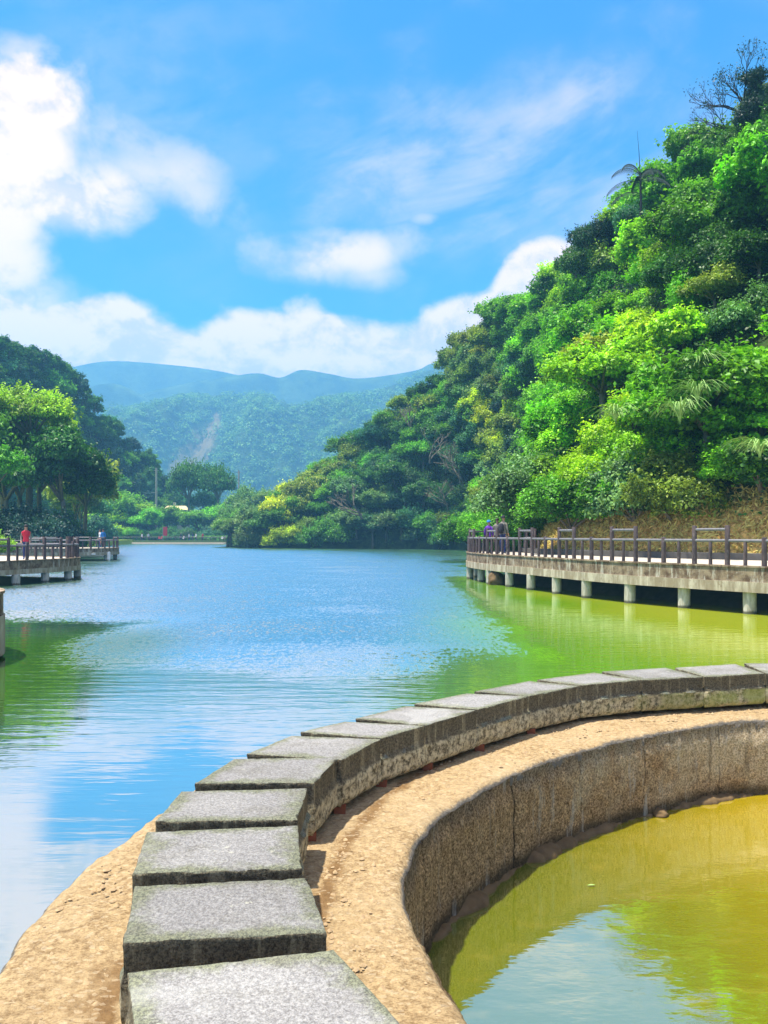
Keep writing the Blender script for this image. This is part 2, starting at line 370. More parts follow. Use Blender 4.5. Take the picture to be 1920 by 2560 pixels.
def m_leaf(trans=.27, gloss=.35):
    def fn(g, o):
        oi = g.n('ShaderNodeObjectInfo'); c0 = oi.outputs['Color']
        t = g.n('ShaderNodeAttribute', attribute_name='tint').outputs['Fac']
        n = g.noise(pos(g), .55, 4, .6)
        k = g.mul(g.step(t, 0, 1, .55, 1.5), g.step(n, .32, .68, .7, 1.4))
        c = g.mix(1., c0, g.comb(k, k, k), 'MULTIPLY')
        c = g.mix(g.mul(g.step(t, .72, 1.), .35), c, g.mix(1., c, (2.0, 1.25, .6), 'MULTIPLY'))
        p = g.n('ShaderNodeBsdfPrincipled'); g.put(p.inputs['Base Color'], c); p.inputs['Roughness'].default_value = .5; p.inputs['Specular IOR Level'].default_value = gloss
        tr = g.n('ShaderNodeBsdfTranslucent'); g.put(tr.inputs[0], g.mix(1., c, (1.3, 1.25, .5), 'MULTIPLY'))
        mx = g.n('ShaderNodeMixShader'); mx.inputs[0].default_value = trans
        g.nt.links.new(p.outputs[0], mx.inputs[1]); g.nt.links.new(tr.outputs[0], mx.inputs[2]); g.nt.links.new(mx.outputs[0], o.inputs[0])
    return fn
mat('leaves', m_leaf()); mat('far_leaves', m_leaf(.2, .15))
def m_bark(g, o):
    p = objc(g); n = g.noise(g.scalev(p, (3, 3, .8)), 3, 5, .7); prin(g, o, g.mix(n, (.07, .055, .04), (.30, .27, .21)), .9, .2, n, .03, .7)
mat('bark', m_bark)
plain('grit', (.36, .26, .15), .9, .2, 40., .7)
plain('footing', (.15, .10, .05), .9, .2, 14., .6)
plain('dark_bark', (.035, .032, .04), .9)
def m_hill(g, o):
    p = pos(g); n = g.noise(p, .9, 6, .7); z = g.sep(p)[2]
    c = g.mix(g.step(n, .35, .65), (.012, .022, .008), (.05, .085, .02))
    s = g.mul(g.step(g.add(z, g.mul(g.sub(n, .5), 2.2)), 4.6, 3.2), g.mul(g.step(g.sep(p)[1], 46, 42), g.step(z, .9, 1.3)))
    c = g.mix(s, c, g.mix(g.step(g.noise(p, 5, 5, .7), .4, .6), (.34, .20, .06), (.80, .52, .17)))
    prin(g, o, c, .95, .1, g.noise(p, 4, 5, .7), .15, .8)
mat('hill_soil', m_hill)
plain('lawn_grass', (.28, .40, .05), .9, .1, 3., .35)
plain('bank_rock', (.075, .065, .05), .9, .2, 2.5, .6)
plain('shore_stone', (.42, .38, .30), .9, .2, 3., .5)
plain('far_ground', (.05, .09, .02), .95, .1, .05, .4)
def m_mount(g, o):
    p = pos(g); x, y, z = g.sep(p); n = g.noise(p, .022, 7, .65)
    c = g.mix(g.step(n, .35, .66), (.012, .030, .014), (.055, .10, .03))
    s = g.n('ShaderNodeAttribute', attribute_name='scar').outputs['Fac']
    sc2 = g.step(g.add(s, g.mul(g.sub(g.noise(g.scalev(p, (1, .4, .3)), .06, 5, .75), .5), 2.4)), .35, .9); c = g.mix(g.mul(sc2, .75), c, (.20, .15, .08))
    prin(g, o, c, .95, .05, g.noise(p, .08, 5, .7), 5., .8)
mat('mountain_forest', m_mount)
plain('white_paint', (.78, .79, .80), .6); plain('roof_yellow', (.62, .52, .28), .7); plain('house_wall', (.55, .52, .48), .8); plain('pole_concrete', (.34, .33, .31), .8)
plain('red_cloth', (.62, .03, .06), .8); plain('brick_red', (.25, .08, .04), .85, .2, 20.); plain('jean_blue', (.035, .05, .16), .85); plain('skin', (.50, .28, .19), .6)
plain('purple_cloth', (.16, .04, .40), .8); plain('blue_cloth', (.03, .20, .55), .8); plain('grey_cloth', (.22, .21, .18), .85); plain('dark_cloth', (.03, .028, .04), .85)
plain('hair_black', (.015, .012, .012), .6); plain('white_cloth', (.72, .73, .75), .85); plain('palm_green', (.012, .035, .03), .8); plain('kerb_stone', (.10, .095, .09), .85, .2, 5., .4)
plain('straw', (.80, .50, .15), .9, .1, 2., .75); plain('grass_blade', (.30, .50, .14), .6, .3, 2., .3); plain('dark_glass', (.03, .04, .05), .2, .6)

# ------------------------------------------------------------------ SETTING: ground, water
s_ = 6000.
struct('ground', mesh('ground', [(-s_, -s_, -2.2), (s_, -s_, -2.2), (s_, s_, -2.2), (-s_, s_, -2.2)], [(0, 1, 2, 3)]), MATS['far_ground'])
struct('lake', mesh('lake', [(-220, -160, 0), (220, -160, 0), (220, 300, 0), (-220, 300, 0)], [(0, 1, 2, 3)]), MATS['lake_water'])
def land(name, pts, z, m, depth=2.6, slope=1.2):
    """a slab of land with battered banks; pts counter-clockwise"""
    pts = np.array(pts, float); n = len(pts); c = pts.mean(0)
    o = [[], []]
    for i in range(n):
        t = pts[(i+1) % n]-pts[i-1]; t /= np.linalg.norm(t); nr = np.array((t[1], -t[0]))
        o[0].append((*pts[i], z)); o[1].append((*(pts[i]+nr*slope), z-depth))
    v = o[0]+o[1]; f = [tuple(range(n))]+[(i, i+n, (i+1) % n+n, (i+1) % n) for i in range(n)]
    return struct(name, mesh(name, v, f), m)
land('left_bank', [(-150, 20), (-40, 20), (-24, 30), (-22.0, 38), (-22.5, 42), (-26, 46), (-34, 52), (-37, 60), (-33.5, 68), (-33, 74), (-35, 80), (-40, 96), (-50, 120), (-58, 150), (-61, 188), (-150, 188)], 1.02, MATS['lawn_grass'])
land('far_bank', [(-150, 187), (-62, 186), (-50, 184), (-36, 183), (-22, 178), (10, 170), (60, 175), (150, 200), (1500, 1500), (-1500, 1500), (-1500, 400)], .85, MATS['far_ground'])

# ------------------------------------------------------------------ the round basin: ledge, wall, granite blocks
CX, CY = 3.9, 3.4
def pol(p): return math.atan2(p[1]-CY, p[0]-CX) % (2*math.pi), math.hypot(p[0]-CX, p[1]-CY)
inner_px = [(1180, 2560), (1128, 2477), (1070, 2396), (1042, 2315), (1010, 2228), (1018, 2164), (1042, 2095), (1134, 2014), (1285, 1930), (1447, 1872), (1620, 1834), (1920, 1794)]
inn = sorted(pol(ground_at(px, py, .70)) for px, py in inner_px)
Rin0 = 3.72
ta = [inn[0][0]-.9]+[a for a, r in inn]+[inn[-1][0]+.9]; tr = [Rin0]+[r for a, r in inn]+[Rin0]
TH = np.linspace(math.pi*.30, math.pi*2.30, 720, endpoint=False)   # around the ring
def rin(th):
    th = np.mod(th, 2*math.pi); k = np.interp(th, ta, tr, left=Rin0, right=Rin0)
    return k
_r = rin(TH); ker = np.ones(13)/13; _r = np.convolve(np.r_[_r[-6:], _r, _r[:6]], ker, 'valid')
def rin_s(th): return np.interp(np.mod(th-TH[0], 2*math.pi)+TH[0], TH, _r)
ROUT, LZ = 5.46, .70
basin = empty('basin_wall', (CX, CY, 0), 0, 'curved rough concrete wall and sandy ledge enclosing the yellow green pool', 'basin wall')
# ledge
NR = 64; N = 1300; th = np.linspace(0, 2*math.pi, N, endpoint=False)+math.pi*.5; q = np.linspace(0, 1, NR)
TT, QQ = np.meshgrid(th, q, indexing='ij'); RI = rin_s(TT)
edge_n = fbm(np.stack([np.cos(TT)*18, np.sin(TT)*18, TT*0], -1), 4, 5); edge_m = fbm(np.stack([np.cos(TT)*55, np.sin(TT)*55, TT*0+4], -1), 3, 8)
ri = RI+.022*edge_n+.012*edge_m; ro = ROUT+.05*edge_n+.02*edge_m
RR = ri+(ro-ri)*QQ; X = CX+RR*np.cos(TT); Y = CY+RR*np.sin(TT)
Z = LZ+.014*fbm(np.stack([X*3, Y*3, X*0], -1), 3, 2)+.009*fbm(np.stack([X*16, Y*16, X*0], -1), 4, 3)+.004*fbm(np.stack([X*50, Y*50, X*0], -1), 2, 31)
di = RR-ri; do = ro-RR
Z -= .035*np.exp(-di/.022)+.045*np.exp(-do/.03)
lv = np.stack([X-CX, Y-CY, Z], -1)
# skirt rows: inner and outer drop
inn_row = lv[:, 0:1].copy(); inn_row[..., 2] = .60
o1 = lv[:, -1:].copy(); o1[..., 2] = .5; o2 = lv[:, -1:].copy(); o2[..., :2] *= 1.02; o2[..., 2] = -1.6
LV = np.concatenate([inn_row, lv, o1, o2], 1); nv = LV.shape[1]
me = mesh('ledge', LV.reshape(-1, 3), grid_faces(N, nv, True)[:, ::-1].copy(), True)
rs_in = 4.18; browning = np.exp(-np.abs(RR-(rs_in-.0))/.10)*(RR < rs_in+.1)*1.0+np.exp(-np.abs(RR-4.92)/.10)*.7*(TT > math.pi*1.02)  # browner along the inner foot of the blocks, and part of the outer
browning = browning+.34*(RR > 4.9)*(TT > math.pi*.6); browning = np.clip(browning, 0, 1)  # outer side patchy with dirt
rimv = np.exp(-do/.03)+np.exp(-di/.03)*(TT < math.pi*1.0)*1.1+.0*di
def padv(a): return np.concatenate([a[:, :1]*0+1, a, a[:, -1:]*0+1, a[:, -1:]*0+1], 1)
for nm, arr in (('browning', padv(browning)), ('rim', padv(np.clip(rimv, 0, 1)))):
    at = me.attributes.new(nm, 'FLOAT', 'POINT'); at.data.foreach_set('value', arr.astype(np.float32).ravel())
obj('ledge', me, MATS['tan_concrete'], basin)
# wall face
NZ = 44; zz = np.linspace(.665, -.9, NZ); TT, ZZ = np.meshgrid(th, zz, indexing='ij')
RI = rin_s(TT)+.022*fbm(np.stack([np.cos(TT)*18, np.sin(TT)*18, TT*0], -1), 4, 5)+.012*fbm(np.stack([np.cos(TT)*55, np.sin(TT)*55, TT*0+4], -1), 3, 8)
Xw, Yw = np.cos(TT)*3.7, np.sin(TT)*3.7
RI = RI-.004+.05*np.clip(.6-ZZ, 0, .06)/.06*-.35+.012*fbm(np.stack([Xw*9, Yw*9, ZZ*9], -1), 4, 7)+.006*fbm(np.stack([Xw*40, Yw*40, ZZ*40], -1), 3, 9)
joints = [pol(ground_at(px, py, .70))[0] for px, py in ((1285, 1930), (1447, 1872), (1060, 2085), (1608, 1836), (1800, 1806))]
jn = np.zeros_like(TT)
for k, j in enumerate(joints): jn = np.maximum(jn, np.exp(-((np.mod(TT, 2*math.pi)-j-.003*vnoise(np.stack([ZZ*9, TT*0+k, TT*0], -1), 3))/.0035)**2)*(1 if k in (0,) else .7))
RI += jn*.012
me = mesh('wall_face', np.stack([RI*np.cos(TT), RI*np.sin(TT), ZZ], -1).reshape(-1, 3), grid_faces(N, NZ, True), True)
at = me.attributes.new('joint', 'FLOAT', 'POINT'); at.data.foreach_set('value', jn.astype(np.float32).ravel())
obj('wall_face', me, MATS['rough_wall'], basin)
# crumbling footing lip at the waterline
prof = [(.02, .095), (-.035, .085), (-.085, .06), (-.10, .02), (-.10, -.3)]; rows = []
fn_ = fbm(np.stack([np.cos(th)*9, np.sin(th)*9, th*0], -1), 4, 15); f2 = fbm(np.stack([np.cos(th)*45, np.sin(th)*45, th*0], -1), 3, 16)
for dr, z in prof:
    r = rin_s(th)+dr*np.clip(.55+fn_*1.3+f2*.5, .05, 1.3); rows.append(np.stack([r*np.cos(th), r*np.sin(th), z*np.clip(.35+fn_*.9+f2*.35, -.2, .8)], -1))
obj('footing', mesh('footing', np.stack(rows, 1).reshape(-1, 3), grid_faces(N, len(prof), True), True), MATS['footing'], basin)
# pool water sheet
pv = np.stack([CX+(rin_s(th)+.05)*np.cos(th), CY+(rin_s(th)+.05)*np.sin(th), th*0+.006], -1)
struct('pool_water', mesh('pool_water', pv, [tuple(range(N))]), MATS['pool_water'])
# granite blocks from their measured plan corners
ST, SH = 1.04, .30
FLs = [(-.63, 1.95), (-.87, 2.557), (-1.01, 3.08), (-1.087, 3.64), (-1.037, 4.2), (-.85, 4.756), (-.578, 5.285), (-.21, 5.66), (.244, 6.16), (.78, 6.64), (1.43, 7.19), (2.16, 7.61), (2.97, 7.84), (3.79, 8.08), (4.6, 8.06), (5.4, 7.9)]
FRs = [(.08, 2.08), (-.196, 2.632), (-.333, 3.134), (-.4125, 3.667), (-.383, 4.204), (-.256, 4.638), (-.013, 5.12), (.3, 5.474), (.73, 5.961), (1.22, 6.46), (1.77, 6.907), (2.41, 7.17), (3.06, 7.33), (3.73, 7.5), (4.45, 7.52), (5.2, 7.4)]
FLs = [(-.02, .78), (-.36, 1.34)]+FLs; FRs = [(.62, 1.16), (.33, 1.6)]+FRs
bpx = {0: ((318, 2428), (835, 2369)), 1: ((336, 2215), (770, 2191)), 2: ((367, 2079), (745, 2062)), 3: ((452, 1978), (769, 1969)), 4: ((584, 1896), (848, 1892))}
ordw = ['nearest', 'second', 'third', 'fourth', 'fifth', 'sixth', 'seventh', 'eighth', 'ninth', 'tenth', 'eleventh', 'twelfth', 'thirteenth', 'fourteenth', 'fifteenth', 'sixteenth', 'seventeenth', 'eighteenth', 'nineteenth', 'twentieth', 'twenty-first', 'twenty-second', 'twenty-third', 'twenty-fourth', 'twenty-fifth', 'twenty-sixth', 'twenty-seventh', 'twenty-eighth', 'twenty-ninth', 'thirtieth']+['thirty-%s' % q for q in ('first', 'second', 'third', 'fourth', 'fifth', 'sixth', 'seventh', 'eighth', 'ninth')]
def block_mesh(c4, seed):
    """c4: FL FR BR BL plan corners; dense, jittered, split-faced sides"""
    c = [np.array(p) for p in c4]; nu, nvv, nz = 26, 26, 13
    cen = sum(c)/4; loop = []
    sides = [(c[0], c[1], nu), (c[1], c[2], nvv), (c[2], c[3], nu), (c[3], c[0], nvv)]
    for a, b, n in sides:
        for k in range(n): loop.append(a+(b-a)*k/n)
    loop = np.array(loop); L = len(loop); rings = []
    rng = random.Random(seed); tilt = (rng.uniform(-.006, .006), rng.uniform(-.006, .006))
    # outward normals
    nr = np.roll(loop, -1, 0)-np.roll(loop, 1, 0); nr = np.stack([nr[:, 1], -nr[:, 0]], -1); nr /= np.linalg.norm(nr, axis=1)[:, None]
    zs = [ST, ST-.004, ST-.012]+list(np.linspace(ST-.03, ST-SH, nz)); ins = [.010, .003, 0]+[0]*nz
    def zt(p, z): return z+(p[:, 0]-cen[0])*tilt[0]+(p[:, 1]-cen[1])*tilt[1]
    for z, i_ in zip(zs, ins):
        p3 = np.stack([loop[:, 0]*12, loop[:, 1]*12, np.full(L, z*12)], -1)
        rough = fbm(p3, 4, seed)*.010; deep = fbm(p3*.5, 3, seed+5)
        if z < ST-.14: off = .010+rough*1.9+deep*.010-(.03*max(0, (ST-SH+.03-z)/.03))
        elif z < ST-.02: off = rough*.7-.004
        else: off = rough*.9+np.minimum(0, fbm(p3*2.2, 3, seed+9)+.25)*.03
        q_ = loop+nr*(off-i_)[:, None] if hasattr(off, '__len__') else loop+nr*(off-i_)
        rings.append(np.column_stack([q_, zt(q_, z)]))
    v = np.concatenate(rings); f = []
    for r_ in range(len(rings)-1):
        for k in range(L): f.append((r_*L+k, (r_+1)*L+k, (r_+1)*L+(k+1) % L, r_*L+(k+1) % L))
    # top cap as concentric rings (keeps an 'edge' distance attribute)
    base = rings[0][:, :2]; edge = [0.]*len(v); last = 0; vv = list(map(tuple, v)); ringstart = 0
    for s in (.90, .75, .55, .3):
        q_ = cen+(base-cen)*s; zq = zt(q_, ST)+.0025*fbm(np.stack([q_[:, 0]*9, q_[:, 1]*9, q_[:, 0]*0], -1), 3, seed)
        st = len(vv); vv += list(map(tuple, np.column_stack([q_, zq]))); edge += [(1-s)*.26]*L
        for k in range(L): f.append((ringstart+(k+1) % L, st+(k+1) % L, st+k, ringstart+k))
        ringstart = st
    vv.append((*cen, ST)); edge.append(.26); ci = len(vv)-1
    for k in range(L): f.append((ringstart+(k+1) % L, ci, ringstart+k))
    lb = (len(rings)-1)*L; f.append(tuple(lb+k for k in range(L-1, -1, -1)))
    me = bpy.data.meshes.new('granite_block'); me.from_pydata([(x-cen[0], y-cen[1], z-(ST-SH)) for x, y, z in vv], [], f); me.update()
    me.polygons.foreach_set('use_smooth', [True]*len(f)); me.set_sharp_from_angle(angle=R(38))
    at = me.attributes.new('edge', 'FLOAT', 'POINT'); at.data.foreach_set('value', edge)
    return me, cen
nb = len(FLs)-1
for i in range(nb):
    k = i-2; a, b = np.array(FLs[i]), np.array(FRs[i]); a2, b2 = np.array(FLs[i+1]), np.array(FRs[i+1])
    if k in bpx: bl, br = ground_at(*bpx[k][0], ST)[:2], ground_at(*bpx[k][1], ST)[:2]
    else:
        go, gi = .11, (.02 if k > 2 else .06)
        bl = a2+(a-a2)/np.linalg.norm(a-a2)*go; br = b2+(b-b2)/np.linalg.norm(b-b2)*gi
    me, cen = block_mesh([a, b, br, bl], 40+i)
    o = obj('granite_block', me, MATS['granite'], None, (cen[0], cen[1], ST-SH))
    if k < 0: lab = 'grey granite block on the curb just outside the bottom of the photo' if k == -1 else 'grey granite block on the curb beside the photographer, second outside the photo'
    elif k == 0: lab = 'largest grey granite block, cut by the bottom edge of the photo'
    elif k >= 14: lab = 'grey granite block continuing the curb just outside the right edge'
    else: lab = '%s grey granite block from the bottom along the curved curb%s' % (ordw[k], ', cut by the right edge' if k == 13 else '')
    tag(o, lab, 'stone block', 'granite blocks along the curved curb')
    if 2 <= k <= 9:     # reddish brick spacers under the block corners
        pp = b+(br-b)*.15; inward = (b-a)/np.linalg.norm(b-a); pp = pp-inward*.05
        sb = MB(); rg = random.Random(i); sb.box((0, 0, 0), (.07, .085, .058), math.atan2(inward[1], inward[0])+.2)
        o = sb.build('brick_spacer', MATS['brick_red'], None, False, (pp[0], pp[1], .722))
        tag(o, 'small reddish brick spacer wedged under the %s granite block' % ordw[k], 'brick', 'brick spacers under the granite blocks')
rgv = np.random.default_rng(77); n = 4200; tg = rgv.uniform(math.pi*.42, math.pi*1.35, n); ss = rgv.uniform(.004, .011, n)*rgv.choice([1, 1, 1, 1.9], n)
ins_ = rgv.uniform(size=n) < .62; ri_ = rin_s(tg); rg_ = np.where(ins_, ri_+.05+(4.22-ri_-.05)*rgv.uniform(0, 1, n)**.6, rgv.uniform(4.95, 5.38, n)); vv = []; 
base = np.array([(1, 0, 0), (.3, .9, 0), (-.8, .5, 0), (-.7, -.6, 0), (.4, -.9, 0), (0.1, 0, .75)]); ff0 = np.array([(0, 1, 5), (1, 2, 5), (2, 3, 5), (3, 4, 5), (4, 0, 5)])
c_ = np.stack([CX+rg_*np.cos(tg), CY+rg_*np.sin(tg), np.full(n, LZ-.002)], -1)
rot = rgv.uniform(0, 6.28, n); bb = base[None]*rgv.uniform(.6, 1.3, (n, 6, 1)); bx_ = bb[..., 0]*np.cos(rot)[:, None]-bb[..., 1]*np.sin(rot)[:, None]; by_ = bb[..., 0]*np.sin(rot)[:, None]+bb[..., 1]*np.cos(rot)[:, None]
gv = c_[:, None]+np.stack([bx_, by_, bb[..., 2]+.1], -1)*ss[:, None, None]
me = mesh('gravel', gv.reshape(-1, 3), (ff0[None]+np.arange(n)[:, None, None]*6).reshape(-1, 3)); tag(obj('gravel', me, MATS['grit']), 'loose sandy grit and crumbs lying on the concrete ledge', 'gravel', None, 'stuff')
# rocks and snags at the pool waterline
def rock_mesh(seed, r, flat=.6, n=14):
    u = np.linspace(0, math.pi, n); w = np.linspace(0, 2*math.pi, n*2, endpoint=False); W, U = np.meshgrid(w, u, indexing='ij')
    p = np.stack([np.sin(U)*np.cos(W), np.sin(U)*np.sin(W), np.cos(U)], -1); k = 1+.45*fbm(p*1.6+seed*3.1, 4, seed)
    p = p*k[..., None]*r; p[..., 2] *= flat; return mesh('rock', p.reshape(-1, 3), grid_faces(n*2, n, True), False)
for i, (px, py, r, lab) in enumerate(((1622, 2026, .055, 'small brown stone lodged at the foot of the basin wall'), (1648, 2030, .07, 'pale rounded stone lying at the waterline below the basin wall'), (1600, 2020, .05, 'dark broken stub sticking out of the basin wall footing'))):
    p = ground_at(px, py, .03); d = np.array([p[0]-CX, p[1]-CY]); d /= np.linalg.norm(d)
    tag(obj('rock', rock_mesh(i+3, r), MATS['footing' if i == 1 else 'bank_rock'], None, (p[0], p[1], .02)), lab, 'rock')
lf = ground_at(1478, 2214, .01)
ob = tag(obj('floating_leaf', mesh('floating_leaf', [(-.03, 0, .0), (0, -.009, .004), (.032, 0, .002), (0, .009, .004)], [(0, 1, 2, 3)]), MATS['grass_blade'], None, (lf[0], lf[1], .013)), 'tiny green leaf floating on the yellow green pool', 'leaf')

# ------------------------------------------------------------------ walkways over the water
def resample(pts, step):
    c = catmull(pts, max(8, int(200))); s = np.r_[0, np.cumsum(np.linalg.norm(np.diff(c[:, :2], axis=0), axis=1))]
    n = max(2, int(round(s[-1]/step))); t = np.linspace(0, s[-1], n+1)
    return np.stack([np.interp(t, s, c[:, k]) for k in range(c.shape[1])], -1)
def normals(c, side):
    t = np.gradient(c[:, :2], axis=0); t /= np.linalg.norm(t, axis=1)[:, None]; return np.stack([t[:, 1], -t[:, 0]], -1)*side
def sweep(c, nrm, prof, close=True):
    """prof: closed list of (outward offset, z)"""
    n = len(prof); v = []
    for p, q in zip(c, nrm):
        for o, z in prof: v.append((p[0]+q[0]*o, p[1]+q[1]*o, z))
    m = len(c); f = [(i*n+k, i*n+(k+1) % n, (i+1)*n+(k+1) % n, (i+1)*n+k) for i in range(m-1) for k in range(n)]
    f += [tuple(range(n-1, -1, -1)), tuple((m-1)*n+k for k in range(n))]
    return v, f
def walkway(name, label, outer, innerl, z, side, pile_pts, pile_r=.19, upper=.45, lower=.31, joints=True):
    root = empty(name, (outer[0][0], outer[0][1], 0), 0, label, 'walkway'); ox, oy = outer[0][:2]
    c = resample(outer, .25); nrm = normals(c, side); c0 = c-np.array([ox, oy]); 
    v, f = sweep(c0, nrm, [(0.0, z), (.0, z-upper+.012), (.035, z-upper), (.035, z-upper-lower), (-.35, z-upper-lower), (-.35, z-.02), (-.35, z)])
    # two meshes: panelled fascia and paler beam below
    mb = MB(); v, f = sweep(c0, nrm, [(0.03, z+.03), (0.03, z-.02), (.0, z-.03), (.0, z-upper), (-.3, z-upper), (-.3, z+.03)]); mb.addm(v, f); mb.build('fascia', MATS['weathered_fascia'], root)
    mb = MB(); v, f = sweep(c0, nrm, [(.03, z-upper+.002), (.03, z-upper-lower), (-.42, z-upper-lower), (-.42, z-upper+.002)]); mb.addm(v, f); mb.build('edge_beam', MATS['pale_beam'], root)
    mb = MB(); ci = resample(innerl, .25); inn_ = ci-np.array([ox, oy]); n = len(c0)
    t = np.linspace(0, 1, n); ti = np.linspace(0, 1, len(inn_)); ii = np.stack([np.interp(t, ti, inn_[:, k]) for k in (0, 1)], -1)
    vv = [(c0[i][0]-nrm[i][0]*.2, c0[i][1]-nrm[i][1]*.2, z) for i in range(n)]+[(q[0], q[1], z) for q in ii]
    vv += [(a_, b_, z-.3) for a_, b_, _ in vv]
    ff = [(i, i+1, n+i+1, n+i) for i in range(n-1)]+[(2*n+i, 3*n+i, 3*n+i+1, 2*n+i+1) for i in range(n-1)]+[(n+i, n+i+1, 3*n+i+1, 3*n+i) for i in range(n-1)]
    mb.addm(vv, ff); mb.build('deck', MATS['deck_paving'], root)
    for (x, y) in pile_pts:
        mb = MB(); mb.tube([(0, 0, -1.8), (0, 0, z-upper-lower+.01)], pile_r, 20); mb.build('pile', MATS['pile_concrete'], root, True, (x-ox, y-oy, 0))
    return root
def railing(name, label, line, z, side, pattern, s=.62, inset=.12, phase=0, hT=1.25, hM=.88, hrail=.775, htop=1.12, r=.06):
    c = resample(line, s); nrm = normals(c, side); c = c.copy(); c[:, :2] -= nrm*inset
    ox, oy = c[0][:2]; root = empty(name, (ox, oy, z), 0, label, 'railing'); n = len(c); kinds = [pattern[(i+phase) % len(pattern)] for i in range(n)]
    protos = {}
    for i in range(n):
        k = kinds[i]; h = {'T': hT, 'M': hM, 'b': hrail-.02}[k]; rr = {'T': r*1.3, 'M': r*1.3, 'b': r*.95}[k]
        if k not in protos:
            mb = MB(); mb.tube([(0, 0, 0), (0, 0, h*.5), (0, 0, h-.02), (0, 0, h)], [rr, rr*.97, rr*.95, rr*.8], 12); me = mb.build('tmp', MATS['dark_log']).data
            bpy.data.objects.remove(bpy.data.objects[-1] if False else [o_ for o_ in col.objects if o_.data == me][0]); protos[k] = me
        nm = 'baluster' if k == 'b' else 'post'; me = protos[k]
        if not me.polygons[0].use_smooth: me.polygons.foreach_set('use_smooth', [True]*len(me.polygons)); me.set_sharp_from_angle(angle=R(50))
        o = bpy.data.objects.new(nm, me); col.objects.link(o); o.parent = root; o.location = (c[i][0]-ox, c[i][1]-oy, 0); o.rotation_euler = (0, 0, i*1.3)
    mb = MB(); pts = [(p[0]-ox, p[1]-oy, hrail) for p in c]; mb.tube(pts, r*.85, 10); mb.build('rail', MATS['rail_log'], root, True)
    for i in range(n-2):
        if kinds[i] == 'T' and kinds[i+1] == 'b' and kinds[i+2] == 'T':
            mb = MB(); mb.tube([(c[i][0]-ox, c[i][1]-oy, htop), (c[i+2][0]-ox, c[i+2][1]-oy, htop)], r*.8, 10); mb.build('top_rail', MATS['rail_log'], root, True)
    return root
DZ = 1.42
Rout_line = [(24, 8), (18.5, 14), (14.2, 18.8), (10.95, 22.75), (9.55, 24.8), (8.4, 26.6), (7.42, 28.8), (6.78, 30.9), (6.18, 32.9), (5.55, 34.9), (4.95, 36.9), (4.58, 38.8), (4.42, 40.6), (4.6, 42.2), (5.4, 43.4), (6.6, 44.0), (7.8, 43.8)]
Rin_line = [(29, 12), (23, 17), (18, 22.5), (14.2, 28), (12, 30.5), (10.3, 32.8), (8.9, 35.2), (7.9, 37.2), (7.4, 39.2), (7.3, 40.6), (7.5, 41.8)]
wp = [(4.62, 41.2), (4.9, 38.7), (5.1, 36.9), (5.7, 34.9), (6.3, 32.9), (6.95, 30.9), (7.6, 28.8), (8.55, 26.7), (9.75, 24.95), (11.0, 23.1), (12.9, 20.9), (14.9, 18.6), (5.2, 42.9)]
walkway('lakeside_walkway', 'right hand concrete walkway standing on pale round piles, dry straw bank behind', Rout_line, Rin_line, DZ, -1, wp)
rl = Rout_line[:]
railing('log_railing', 'dark log railing along the outer edge of the right hand walkway', rl, DZ, -1, 'TbTbMb', s=.57, phase=0)
railing('log_railing', 'short dark log railing on the landward side of the right walkway far end', [(7.9, 43.4), (7.55, 41.6), (7.3, 40.2), (7.5, 38.6)], DZ, 1, 'TbTbMb', inset=.1)
mb = MB(); kc = resample(Rin_line, .4); v, f = sweep(kc-np.array(Rin_line[0]), normals(kc, 1), [(.02, -.1), (.02, .24), (.26, .26), (.26, -.1)]); mb.addm(v, f)
tag(mb.build('kerb', MATS['kerb_stone'], None, False, (Rin_line[0][0], Rin_line[0][1], DZ)), 'low dark stone kerb between the right walkway and the straw bank', 'kerb')
# rubble bank below the right walkway
bl = resample([(27, 5), (19, 14.5), (15.5, 20), (12.2, 25), (9.6, 29.5), (8.2, 33), (7.2, 36.5), (6.6, 40), (7.5, 43)], .4)
n_ = len(bl); nr_ = normals(bl, -1); rows = []
for off, z in ((.9, -.6), (.45, .05), (.1, .45), (0, 1.1), (-1.2, 1.15)):
    w = fbm(np.stack([bl[:, 0]*1.6, bl[:, 1]*1.6, bl[:, 0]*0+z*3], -1), 4, 3); rows.append(np.column_stack([bl[:, :2]+nr_*(off+w*.35)[:, None], np.minimum(z+w*.12, 1.15)]))
struct('rocky_shore', mesh('rocky_shore', np.stack(rows, 1).reshape(-1, 3), grid_faces(n_, 5)), MATS['bank_rock'])
p = ground_at(1240, 1462, .0); tag(obj('boulder', rock_mesh(11, .38, 1.1, 18), MATS['footing'], None, (p[0]+.05, p[1]+.1, .2)), 'brown boulder at the water between piles under the right walkway', 'boulder')

# left walkways
L1 = [(-40, 22), (-28, 28), (-21, 32.8), (-17.9, 35.2), (-17.25, 36.6), (-16.75, 38.2), (-16.35, 39.7), (-16.35, 41.2), (-17.0, 42.6), (-18.4, 43.4), (-21.0, 44.2), (-24, 46)]
L1i = [(-40, 27), (-30, 31), (-24, 35), (-21.5, 37), (-20.9, 38), (-20.6, 39), (-20.6, 40), (-21, 40.6), (-22, 41), (-24, 41.6), (-26, 42.6)]
walkway('left_walkway', 'nearer left walkway on round piles with a person in red on it', L1, L1i, 1.12, 1, [(-17.35, 36.2), (-16.9, 38.3), (-16.5, 40.1), (-16.85, 42.2), (-18.3, 34.6), (-20.6, 32.6)], upper=.40, lower=.24)
railing('log_railing', 'dark log railing round the nearer left walkway with a thick corner post', L1[1:-1], 1.12, 1, 'TbMbTb', s=.6, phase=2, hT=1.12, hM=.9, hrail=.72, htop=1.02)
